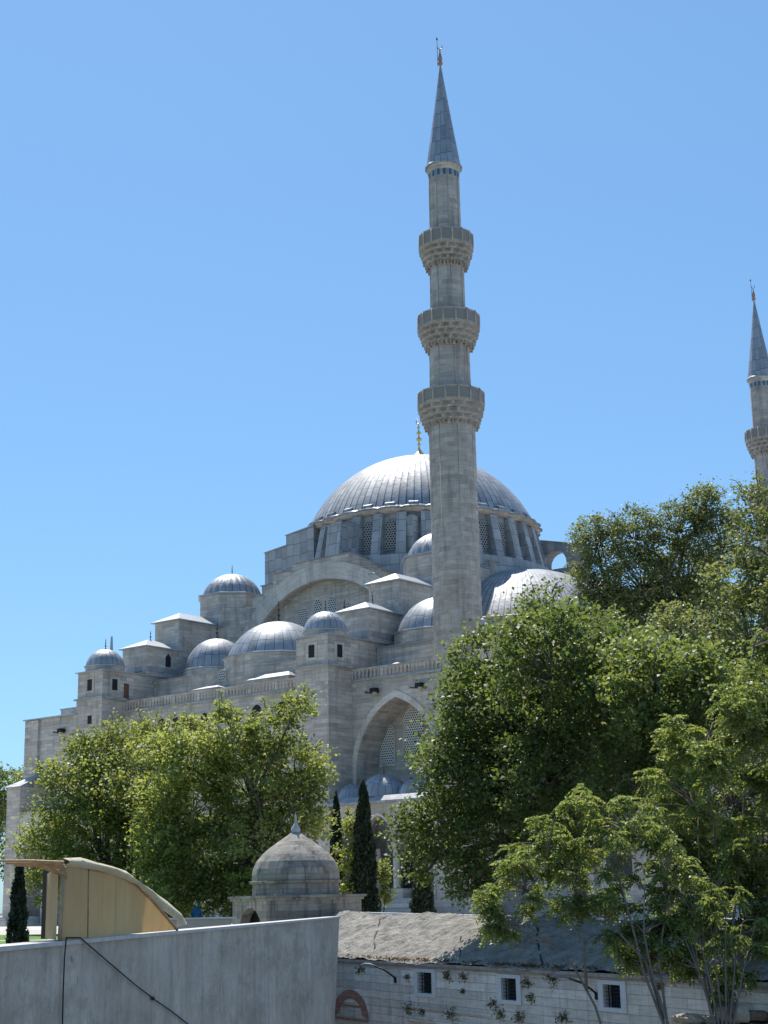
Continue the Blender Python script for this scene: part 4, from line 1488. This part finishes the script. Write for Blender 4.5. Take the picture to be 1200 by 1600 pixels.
def tree(name, label, cat, base, fork, blobs, leaf, mat, seed, dens=1.0, group=None, trunk_r=0.35, bark='bark', clump=1.0, up=0.5, per=46, elong=1.0, fill=0.5, extra_trunks=()):
    base = np.array(base, float)
    t = thing(name, label, cat, tuple(base), 0, group)
    rs = np.random.RandomState(seed)
    off = np.array([base[0], base[1], 0.0])
    tk = MB()
    limb(tk, base - [0, 0, 0.3], fork, trunk_r, trunk_r * 0.7, rs, 0.03, 6, off)
    # flare of the root
    Pts, Sz, Tn = [], [], []
    fork = np.array(fork, float)
    for (x, y, z, r) in blobs:
        c = np.array([x, y, z]) + np.array([0, rs.uniform(-1, 1) * r * 0.8, 0])
        limb(tk, fork, c - [0, 0, r * 0.3], trunk_r * 0.45, trunk_r * 0.13, rs, 0.10, 5, off)
        ncl = max(4, int(dens * 15 * (r / (1.25 * clump)) ** 2))
        shade = rs.uniform(0.2, 0.8)
        for k in range(ncl):
            d = rs.normal(size=3)
            d /= np.linalg.norm(d)
            rr = r * (rs.uniform(0.35, 1.0) ** fill)
            cc = c + d * rr * np.array([1.0, 1.15, 0.92])
            if rs.rand() < 0.35:
                limb(tk, c + (cc - c) * 0.1 - [0, 0, r * 0.2], cc, trunk_r * 0.09, 0.012, rs, 0.1, 3, off)
            cr_ = clump * rs.uniform(0.5, 1.15)
            nl = int(per * rs.uniform(0.6, 1.3))
            q = rs.normal(size=(nl, 3)) * np.array([0.52, 0.52, 0.34]) * cr_
            Pts.append(cc + q)
            Sz.append(leaf * rs.uniform(0.6, 1.25, nl))
            Tn.append(np.full(nl, np.clip(shade + rs.normal() * 0.22, 0, 1)))
        # sprigs breaking the outline
        for k in range(int(6 * r / clump)):
            d = rs.normal(size=3); d /= np.linalg.norm(d); d[2] = abs(d[2]) * 0.9 + 0.1
            a_ = c + d * r * 0.8
            e = a_ + d * rs.uniform(0.4, 1.1) * clump
            limb(tk, a_, e, 0.03, 0.01, rs, 0.05, 2, off)
            nl = int(per * 0.35)
            f = rs.rand(nl)[:, None]
            Pts.append(a_ + (e - a_) * f + rs.normal(size=(nl, 3)) * 0.14 * clump)
            Sz.append(leaf * rs.uniform(0.6, 1.1, nl)); Tn.append(np.full(nl, shade + 0.15))
    tk.build('trunk', M[bark], t)
    leaf_mesh('crown', np.concatenate(Pts), np.concatenate(Sz), mat, t, seed + 1, up, elong, np.concatenate(Tn))
    return t

def pinnate_tree(name, label, cat, base, stems, blobs, mat, seed, dens=1.0, group=None, leaf=0.075, bark='bark_pale', rach=0.36, stem_r=0.035):
    """multi-stemmed tree with long drooping compound leaves"""
    base = np.array(base, float)
    t = thing(name, label, cat, tuple(base), 0, group)
    rs = np.random.RandomState(seed)
    off = np.array([base[0], base[1], 0.0])
    tk = MB()
    tips = []
    for st_ in stems:
        pts = [np.array(q, float) for q in st_]
        k = len(pts)
        tk.tube([tuple(q - off) for q in pts], [stem_r * (1.15 - 0.8 * i / (k - 1)) for i in range(k)], 6)
        tips += pts[1:]
    tips = np.array(tips)
    P, S, Dr, Tn = [], [], [], []
    for (x, y, z, r) in blobs:
        c = np.array([x, y, z]) + np.array([0, rs.uniform(-1, 1) * r, 0])
        j = np.argmin(((tips - c) ** 2).sum(1) + (tips[:, 2] > c[2]) * 3)
        limb(tk, tips[j], c, stem_r * 0.55, stem_r * 0.22, rs, 0.08, 5, off)
        nt_ = max(3, int(dens * 20 * (r / 0.8) ** 2))
        for k in range(nt_):
            d = rs.normal(size=3); d /= np.linalg.norm(d)
            cc = c + d * r * rs.uniform(0.3, 1.0)
            if rs.rand() < 0.3:
                limb(tk, c, cc, stem_r * 0.25, 0.006, rs, 0.12, 3, off)
            tone_ = np.clip(0.5 + rs.normal() * 0.25, 0, 1)
            for q in range(rs.randint(5, 9)):
                az_ = rs.uniform(0, 2 * PI)
                h = np.array([math.cos(az_), math.sin(az_), rs.uniform(-0.7, 0.8)])
                Lr = rach * rs.uniform(0.6, 1.2)
                npair = 8
                for i in range(1, npair + 1):
                    f = i / npair
                    ctr = cc + h * Lr * f + np.array([0, 0, -0.55 * Lr * f * f])
                    sd_ = np.array([-h[1], h[0], 0.0])
                    for sg in (-1, 1):
                        P.append(ctr + sd_ * sg * leaf * 0.7 + [0, 0, -0.02])
                        S.append(leaf * rs.uniform(0.8, 1.15))
                        Dr.append(sd_ * sg + h * 0.35 + np.array([0, 0, -0.5]))
                        Tn.append(tone_)
    tk.build('trunk', M[bark], t)
    leaf_mesh('crown', np.array(P), np.array(S), mat, t, seed + 1, 0.3, 1.5, np.array(Tn), np.array(Dr))
    return t

TR = {
'plane_big':[(9.1,84.5,13.1,3.0),(5.9,84.8,12.6,2.5),(11.9,84.2,12.6,2.9),(5.6,84.8,9.8,3.1),(9.3,84.5,10.0,3.8),(12.3,84.1,9.6,3.4),(3.9,84.9,6.7,2.7),(7.7,84.7,6.2,3.8),(11.5,84.2,6.5,3.2),(2.8,85.0,4.0,2.0),(5.9,84.8,3.2,3.2),(9.3,84.5,3.8,2.9),(15.1,83.7,10.5,2.9),(14.9,83.7,7.1,2.9),(1.5,85.0,2.1,1.3),(4.2,84.9,1.2,1.4),(1.1,85.0,4.0,1.0),(8.6,84.5,15.6,1.2)],
'upper':[(14.8,104.0,24.0,1.8),(17.0,103.6,24.1,2.0),(14.5,104.0,21.3,1.8),(17.4,103.5,20.7,2.5),(20.0,103.1,24.4,1.8),(21.9,102.7,25.6,1.6),(20.9,102.9,21.2,3.1),(22.9,102.5,23.3,2.2),(17.3,103.6,17.8,2.7),(21.5,102.8,18.0,3.1),(15.6,103.8,18.8,2.2)],
'edge':[(19.5,77.6,19.6,1.4),(19.9,77.5,17.2,2.4),(18.1,77.9,15.5,1.7),(18.8,77.8,12.9,2.7),(19.2,77.7,10.0,3.1),(16.8,78.2,10.7,2.4),(21.0,77.2,13.8,3.1),(20.5,77.3,6.7,3.1),(15.1,78.6,13.2,1.7),(14.3,77,6.2,2.3),(16.4,77,4.7,2.6),(14.9,77,2.2,2.2),(18.5,77,2.5,2.6),(16.8,78,7.8,2.3),(12.9,77,9.0,2.0)],
'near':[(11.1,45.7,7.4,1.0),(10.4,45.8,5.9,1.1),(9.2,46.1,4.1,1.0),(10.6,45.8,4.0,1.5),(9.6,46.0,2.2,1.3),(10.8,45.7,2.0,1.4),(8.3,46.2,2.8,0.7),(9.6,46.0,0.3,1.1),(10.7,45.8,0.1,1.0),(8.8,46.2,1.1,0.9),(12.1,45.4,4.5,1.6),(11.8,45.5,1.7,1.6),(10.2,45.9,-0.9,0.7)],
'lean':[(4.2,42.8,1.6,0.7),(5.5,42.6,2.3,0.8),(3.3,42.9,0.6,0.6),(4.5,42.8,0.4,0.7),(6.5,42.5,1.9,0.7),(2.8,42.9,-0.4,0.3),(5.8,42.6,0.7,0.8),(6.7,42.5,0.0,0.6),(7.3,42.4,-0.6,0.6),(5.2,42.7,1.4,0.6),(4.0,42.8,1.0,0.6),(6.4,42.5,-1.3,0.35),(6.9,42.3,-0.9,0.5),(5.9,42.4,-0.4,0.45),(7.3,42.4,1.0,0.6)],
'bush':[(8.9,42,-2.2,0.35),(7.9,42.1,-0.2,0.5),(8.2,42.2,-1.3,0.5),(7.6,42.3,-1.8,0.4),(8.6,42.0,-0.6,0.6),(8.0,42.2,0.2,0.6),(9.0,42.0,-1.6,0.4),(9.5,42,-1.0,0.45)],
'leftA':[(-18.6,98.3,9.0,1.9),(-20.2,97.9,6.4,2.1),(-16.9,98.5,7.4,2.8),(-20.9,97.8,3.9,1.9),(-18.0,98.4,3.8,3.2),(-14.9,98.9,5.0,2.8),(-19.1,98.2,1.3,1.9),(-15.4,98.8,1.3,2.1),(-22.2,97.5,3.9,0.9),(-17.6,98.4,10.6,0.9),(-15.4,98.8,10.2,1.8),(-13.6,99.1,10.6,1.5),(-20.9,97.8,8.2,0.9),(-22.0,97.5,1.5,1.3),(-17,98,0.6,2.0),(-13,98.5,0.8,2.0),(-19.5,98,9.8,0.8),(-12.6,98.5,3.6,2.4)],
'leftB':[(-11.6,91.3,8.2,2.1),(-9.7,91.5,9.2,2.0),(-7.1,91.7,9.9,1.8),(-5.4,91.8,11.4,0.9),(-11.6,91.3,5.7,2.5),(-8.2,91.6,6.7,2.9),(-5.6,91.8,7.8,2.0),(-4.4,91.9,6.8,1.0),(-11.5,91.3,2.4,2.7),(-8.2,91.6,3.0,2.9),(-5.6,91.8,4.5,2.0),(-9.7,91.5,0.7,1.6),(-13.2,91.0,3.1,2.1),(-4.9,91.9,4.8,0.8),(-6.7,91.8,1.6,1.4),(-9.7,91.5,11.1,0.7),(-13.5,91,6.0,1.8),(-13.2,91,0.6,1.7),(-7.5,91.5,0.6,1.8),(-13.0,91.1,9.0,1.3)],
'behind':[(-2.4,104.0,5.0,0.9),(-2.8,104.0,2.9,1.0),(-2.6,104.0,0.9,0.8)],
'behind2':[(-0.5,104.0,2.0,0.7),(-0.4,104.0,0.5,0.5)],
'far1':[(-45.2,184.5,13.7,2.3),(-48.2,183.8,13.4,3.6),(-45.5,184.5,8.9,3.2),(-44.3,184.8,5.2,2.4),(-50,184,8,4)],
'far2':[(-45.7,194.7,15.5,1.9),(-43.9,195.1,12.5,2.5),(-46.1,194.6,10.9,2.5),(-42,195,9,3)],
}
GT = 'plane trees round the mosque'
KT = 0.72
TR['plane_big'] = [tuple(q_ * KT for q_ in b_) for b_ in TR['plane_big']] + [(6, 56.5, 8, 2.4), (8, 54.5, 7, 2.4), (10.3, 51.5, 5.2, 2.1), (9, 53, 6.8, 2.2), (5.6, 57, 4.2, 2.0), (8.2, 54.5, 3.6, 1.9), (10.8, 52, 6.4, 1.7), (3.6, 60, 6, 1.6)]
tree('plane_tree', 'tall broad plane tree with dark green leaves in front of the minaret foot', 'tree', (7.2, 61, G), (7.0, 60.9, 2.8), TR['plane_big'], 0.175, M['leaf_plane'], 11, group=GT, trunk_r=0.36, clump=0.72, per=50, dens=1.15)
tree('plane_tree', 'tallest tree at upper right with rounded olive green tops and sky showing through', 'tree', (18.5, 103.4, G), (18.5, 103.4, 12.5), TR['upper'], 0.19, M['leaf_olive'], 21, group=GT, trunk_r=0.5, clump=0.85, per=48, dens=1.5)
tree('plane_tree', 'dense tree cut by the right edge below the distant minaret', 'tree', (19.5, 77.5, G), (19.5, 77.5, 6), TR['edge'], 0.20, M['leaf_olive'], 31, group=GT, trunk_r=0.4, clump=0.9, per=48, dens=1.1)
tree('plane_tree', 'darker tree at far left in front of the mosque end block', 'tree', (-17.6, 98.4, G), (-17.6, 98.4, 2), TR['leftA'], 0.24, M['leaf_mid'], 41, group=GT, trunk_r=0.4, clump=1.0, per=46, dens=1.15)
tree('plane_tree', 'bright yellow-green plane tree behind the domed kiosk and left of it', 'tree', (-7.9, 91.7, G), (-8.0, 91.6, 2.2), TR['leftB'], 0.24, M['leaf_bright'], 51, group=GT, trunk_r=0.36, clump=0.9, per=44, dens=1.1)
tree('sapling', 'bright green sapling between the two dark cypresses right of the kiosk dome', 'tree', (-2.6, 104.0, G), (-2.6, 104, 0.6), TR['behind'], 0.22, M['leaf_bright'], 61, trunk_r=0.1, clump=0.6, per=34, group='saplings by the cypresses')
tree('sapling', 'small leafy sapling just right of the tallest cypress', 'tree', (-0.5, 104.0, G), (-0.5, 104, -0.3), TR['behind2'], 0.22, M['leaf_bright'], 63, trunk_r=0.07, clump=0.5, per=34, group='saplings by the cypresses')
tree('distant_tree', 'distant dark tree at the left edge behind the low buttress', 'tree', (-47, 184, G), (-47, 184, 4), TR['far1'], 0.36, M['leaf_plane'], 71, trunk_r=0.5, clump=1.5, per=44, group='distant trees at the left edge')
tree('distant_tree', 'distant tree just left of the mosque end wall, behind the other', 'tree', (-44.5, 195, G), (-44.5, 195, 5), TR['far2'], 0.36, M['leaf_olive'], 81, trunk_r=0.5, clump=1.4, per=44, group='distant trees at the left edge')

rl = random.Random(12)
def scatter(bl, k, f, sp):
    return [(x + rl.uniform(-1, 1) * r_ * sp, y + rl.uniform(-1, 1) * r_ * sp, z + rl.uniform(-1.1, 0.8) * r_ * sp, r_ * f * rl.uniform(0.7, 1.2)) for x, y, z, r_ in bl for q in range(k)]
TR['lean'] = scatter(TR['lean'], 8, 0.38, 1.35)
TR['near'] = scatter(TR['near'], 6, 0.45, 1.15)
TR['bush'] = scatter(TR['bush'], 5, 0.42, 1.3)
near_stems = [
    [(8.84, 44.9, -7.9), (8.85, 44.9, -3.4), (8.6, 44.9, -1.8), (8.3, 45.0, -0.4), (8.2, 45.4, 1.2)],
    [(8.95, 44.8, -7.9), (8.95, 44.8, -3.3), (9.0, 44.8, -1.6), (9.3, 45.0, 0.2), (9.4, 45.6, 2.2), (9.2, 46.0, 4.0)],
    [(9.1, 44.8, -7.9), (9.1, 44.7, -3.4), (9.5, 44.8, -1.2), (9.9, 45.0, 0.8), (10.4, 45.5, 3.2), (10.6, 45.8, 5.6), (11.0, 45.8, 7.2)],
    [(9.2, 44.9, -7.9), (9.25, 44.8, -3.4), (9.3, 44.9, -1.9), (9.9, 45.2, -0.6), (10.8, 45.6, 1.2)],
    [(8.9, 45.0, -7.9), (8.9, 45.0, -3.4), (8.75, 45.0, -1.5), (8.8, 45.2, 0.6), (9.0, 45.8, 2.4)],
]
pinnate_tree('tree_of_heaven', 'many-stemmed tree with long compound leaves growing up the right edge', 'tree', (9.0, 44.9, LOW), near_stems, TR['near'], M['leaf_ail'], 91, dens=1.5, group='compound-leaved trees before the precinct wall', leaf=0.085, rach=0.42, stem_r=0.055)
lean_stems = [
    [(6.9, 41.4, -7.9), (6.9, 41.4, -3.2), (6.5, 41.6, -1.9), (6.25, 41.7, -0.6), (6.0, 42.2, 0.8), (6.4, 42.4, 1.6)],
    [(6.95, 41.5, -7.9), (6.9, 41.5, -3.0), (6.55, 41.6, -1.6), (5.6, 42.0, -0.5), (4.9, 42.4, 0.3), (4.3, 42.7, 1.3)],
    [(7.0, 41.3, -7.9), (7.0, 41.3, -3.2), (6.7, 41.5, -2.0), (6.55, 41.6, -0.9), (6.7, 42.0, 0.2)],
    [(5.7, 41.6, -7.9), (5.6, 41.6, -4.2), (5.2, 41.7, -2.7), (4.7, 41.8, -1.7), (4.1, 42.0, -1.1), (3.2, 42.5, -0.7)],
    [(7.05, 41.5, -7.9), (7.0, 41.5, -3.2), (6.9, 41.6, -1.6), (7.2, 41.9, -0.4), (7.3, 42.3, 0.2)],
    [(5.0, 41.7, -2.3), (5.0, 41.8, -1.2), (4.6, 42.1, -0.3), (3.6, 42.6, 0.2)],
]
pinnate_tree('tree_of_heaven', 'sparse leaning tree with bare pale stems in front of the shaded stone roof', 'tree', (6.9, 41.5, LOW), lean_stems, TR['lean'], M['leaf_ail'], 101, dens=0.36, group='compound-leaved trees before the precinct wall', leaf=0.07, rach=0.36, stem_r=0.042)
bush_stems = [[(8.2 + 0.13 * i, 41.2 + 0.07 * (i % 3), -7.9), (8.15 + 0.1 * i, 41.2, -3.1), (7.85 + 0.24 * i, 41.4, -1.8), (7.5 + 0.42 * i, 41.8, -0.7 + 0.2 * (i % 2))] for i in range(6)]
pinnate_tree('tree_of_heaven', 'cluster of thin upright stems with few leaves beside the rubble heap', 'tree', (8.3, 41.2, LOW), bush_stems, TR['bush'], M['leaf_ail'], 111, dens=0.6, group='compound-leaved trees before the precinct wall', leaf=0.07, rach=0.3, stem_r=0.035)

def cypress(x, y, zt_, rmax, label, seed, zb=G):
    t = thing('cypress', label, 'tree', (x, y, zb), 0, 'dark columnar cypresses')
    rs = np.random.RandomState(seed)
    H = zt_ - zb
    n_ = int(5200 * H * rmax / 5)
    f = rs.rand(n_) ** 0.85
    ph = rs.rand(n_) * 2 * PI
    rr = rmax * np.minimum(1, (f + 0.02) * 9) * np.clip(1 - f, 0, 1) ** 0.55 * 1.02
    lob = 1 + 0.16 * np.sin(ph * 3 + f * 16) + 0.1 * np.sin(ph * 5 - f * 31)
    rr = rr * lob * rs.uniform(0.72, 1.03, n_)
    P = np.stack([x + rr * np.cos(ph), y + rr * np.sin(ph), zb + 0.15 + f * H * 0.97], 1)
    P[:, 2] += rs.normal(size=n_) * 0.1
    dr = np.stack([np.cos(ph) * 0.25, np.sin(ph) * 0.25, np.ones(n_) * 1.6], 1)
    leaf_mesh('crown', P, np.full(n_, 0.16) * rs.uniform(0.6, 1.3, n_), M['leaf_cyp'], t, seed, 0.0, 1.8, None, dr)
    k = MB()
    k.lathe(0, 0, [(0.16, zb - 0.1), (0.12, zb + H * 0.4), (0.03, zb + H * 0.9)], 7)
    k.build('trunk', M['bark'], t)
cypress(-13.4, 56.9, 1.5, 0.37, 'dark cypress on the lawn at the left edge, under the broken boards', 5)
cypress(-3.65, 105.9, 7.2, 0.62, 'dark narrow cypress immediately right of the kiosk dome', 6)
cypress(-1.75, 103.0, 7.8, 0.95, 'tallest dark cypress in front of the side portico', 7)
cypress(1.95, 100.0, 3.2, 0.80, 'short dark cypress under the big plane tree, before the portico steps', 8)

# weeds on the walls
wp_list = [(2.15, -2.72, 1), (6.57, -2.9, 0.6), (10.0, -2.72, 1.1), (11.2, -2.75, 0.8), (6.7, -4.08, 1.2), (7.8, -4.1, 0.8), (10.2, -4.1, 1.3), (15.75, -2.8, 1.0), (15.95, -3.25, 0.8), (13.35, -3.6, 0.9), (13.9, -3.9, 1.0),
           (15.1, -3.95, 1.0), (17.4, -2.62, 1.2), (18.0, -3.8, 1.0), (11.1, -3.24, 0.5), (23.5, -2.6, 0.8)]
where = ['under the cornice left of the first street lamp', 'under the cornice beside the first street lamp', 'hanging right of the first barred window', 'under the cornice between the first and second windows', 'on the low ledge below the first lamp', 'on the low ledge below the first window, left side',
         'on the low ledge right of the first window', 'right of the second window at its top', 'right of the second window at its foot', 'left of the second window', 'below the second window, to its left', 'below the second window, to its right',
         'under the cornice left of the second lamp', 'low on the wall below the second lamp', 'tiny, in mid wall between first and second windows', 'under the cornice right of the third window']
for i, ((x, z, k), wtx) in enumerate(zip(wp_list, where)):
    q = PA + PD * x
    t = thing('wall_weed', 'dry weed tuft ' + wtx, 'weed', (q.x, q.y, z), PAng, 'weed tufts rooted in the stone wall')
    t['_z'] = z
    rs = np.random.RandomState(200 + i)
    k *= 0.8
    n_ = int(60 * k)
    d = rs.normal(size=(n_, 3)); d[:, 1] = -np.abs(d[:, 1]) * 0.7; 
    P = d * np.array([0.26, 0.10, 0.13]) * k
    o = leaf_mesh('foliage', P + np.array([0, 0, z]), np.full(n_, 0.07), M['leaf_dry'], None, 300 + i, 0.2, 2.0)
    for v_ in o.data.vertices:
        v_.co.z -= z
    o.parent = t
    s_ = MB()
    for j in range(7):
        e = rs.normal(size=3) * [0.28, 0.08, 0.15] * k
        s_.tube([(0, 0.02, z), (e[0] * .6, -abs(e[1]) - 0.03, z + e[2] * 0.5), (e[0], -abs(e[1]) - 0.06, z + e[2])], 0.008, 4)
    s_.build('stalk', plain('dry_stalk', (0.14, 0.11, 0.07), 0.9, bump=0) if i == 0 else bpy.data.materials['dry_stalk'], t)

# grass line along the eave of the stone roof
t = thing('roof_weeds', 'reddish dry moss and grass along the lower edge of the stone roof', 'weeds', (PA.x, PA.y, -2.3), PAng)
rs = np.random.RandomState(77)
n_ = 2600
xx = rs.rand(n_) * 26
keep = rs.rand(n_) < (0.35 + 0.5 * np.sin(xx * 1.7) ** 2)
xx = xx[keep]; n_ = len(xx)
P = np.stack([xx, -0.12 + rs.rand(n_) * 0.22, -2.24 + np.abs(rs.normal(size=n_)) * 0.05], 1)
o = leaf_mesh('foliage', P, np.full(n_, 0.075), leaf_mat('red_moss', (0.10, 0.06, 0.03), (0.26, 0.17, 0.10), 0.2, 0.9), None, 78, 0.4, 1.4)
for v_ in o.data.vertices:
    v_.co.z += 2.3
o.parent = t
o['kind'] = 'stuff'

# rubble in the lower right corner
def rock(cx, cy, cz, sx, sy, sz, seed, label, mat):
    rs = random.Random(seed)
    bm_v = MB()
    prof = []
    nu, nv = 12, 8
    vs = []
    for j in range(nv + 1):
        th = PI * j / nv
        for i in range(nu):
            ph = 2 * PI * i / nu
            e = 0.45
            sgn = lambda v: (abs(v) ** e) * (1 if v > 0 else -1)
            k = 1 + rs.uniform(-0.09, 0.09)
            vs.append((sx * k * sgn(math.sin(th)) * sgn(math.cos(ph)), sy * k * sgn(math.sin(th)) * sgn(math.sin(ph)), sz * k * sgn(math.cos(th)) + 0))
    fs = [(j * nu + i, (j + 1) * nu + i, (j + 1) * nu + (i + 1) % nu, j * nu + (i + 1) % nu) for j in range(nv) for i in range(nu)]
    bm_v.add(vs, fs)
    o = bm_v.build('rubble_stone', mat)
    o.location = (cx, cy, cz)
    o.rotation_euler = (rs.uniform(-.1, .1), rs.uniform(-.1, .1), rs.uniform(0, 3))
    tag(o, label, 'stone', 'rubble stones at the lower right')
rub = plain('rubble', (0.40, 0.33, 0.24), 0.95, 0, 0.4, 3, 0.8)
rock(8.75, 41.9, -2.95, 0.5, 0.35, 0.24, 1, 'largest pale brown block on the rubble heap behind the thin stems', rub)
rock(7.75, 42.2, -3.1, 0.45, 0.3, 0.10, 2, 'flat tilted stone slab left of the large block on the rubble heap', rub)
rock(9.35, 41.8, -3.02, 0.3, 0.25, 0.12, 3, 'small dark reddish stone right of the large block on the rubble heap', plain('rubble_dark', (0.16, 0.11, 0.08), 0.95, 0, 0.4, 3, 0.8))
rock(8.25, 42.0, -3.12, 0.25, 0.2, 0.10, 4, 'small stone between the flat slab and the large block', rub)
rock(9.9, 41.7, -3.05, 0.3, 0.25, 0.12, 5, 'rightmost pale stone of the rubble heap', rub)
b = MB()
rs = np.random.RandomState(5)
vs, fs = [], []
for i in range(25):
    for j in range(11):
        x = 7.3 + 6.4 * i / 24
        y = 41.3 + 3.2 * j / 10
        h = -3.2 + rs.uniform(-0.06, 0.06)
        if i in (0,) or j in (0, 10) or i == 24:
            h = LOW + 0.02
        vs.append((x, y, h))
for i in range(24):
    for j in range(10):
        k = i * 11 + j
        fs.append((k, k + 11, k + 12, k + 1))
b.add(vs, fs)
o = b.build('earth_bank', plain('earth', (0.15, 0.12, 0.09), 0.95, 0, 0.4, 2, 0.6))
struct(o)

# visitor in blue by the terrace edge
px_, py_ = -10.45, 85.0
pt = thing('person', 'person in a long blue robe and headscarf standing beyond the beige parapet', 'person', (px_, py_, G))
b = MB()
def ell(r, z, a, i):
    return r
b.lathe(0, 0, [(0.30, G), (0.29, G + 0.3), (0.25, G + 0.75), (0.20, G + 0.98), (0.22, G + 1.2), (0.20, G + 1.34), (0.08, G + 1.42), (0.065, G + 1.46), (0.085, G + 1.52), (0.10, G + 1.6), (0.085, G + 1.69), (0.03, G + 1.74)], 16)
for s_ in (-1, 1):
    b.tube([(0.17 * s_, 0, G + 1.33), (0.25 * s_, -0.02, G + 1.05), (0.20 * s_, -0.14, G + 0.85)], [0.065, 0.055, 0.04], 8)
bd = b.build('body', plain('robe_blue', (0.01, 0.07, 0.16), 0.8, 0, 0.2), pt)
b = MB()
b.lathe(0, -0.045, [(0.01, G + 1.5), (0.055, G + 1.53), (0.062, G + 1.6), (0.05, G + 1.66), (0.01, G + 1.68)], 10)
b.build('face', plain('skin', (0.5, 0.33, 0.24), 0.6, bump=0), bd)

for o in list(bpy.data.objects):
    if '_z' in o.keys():
        del o['_z']
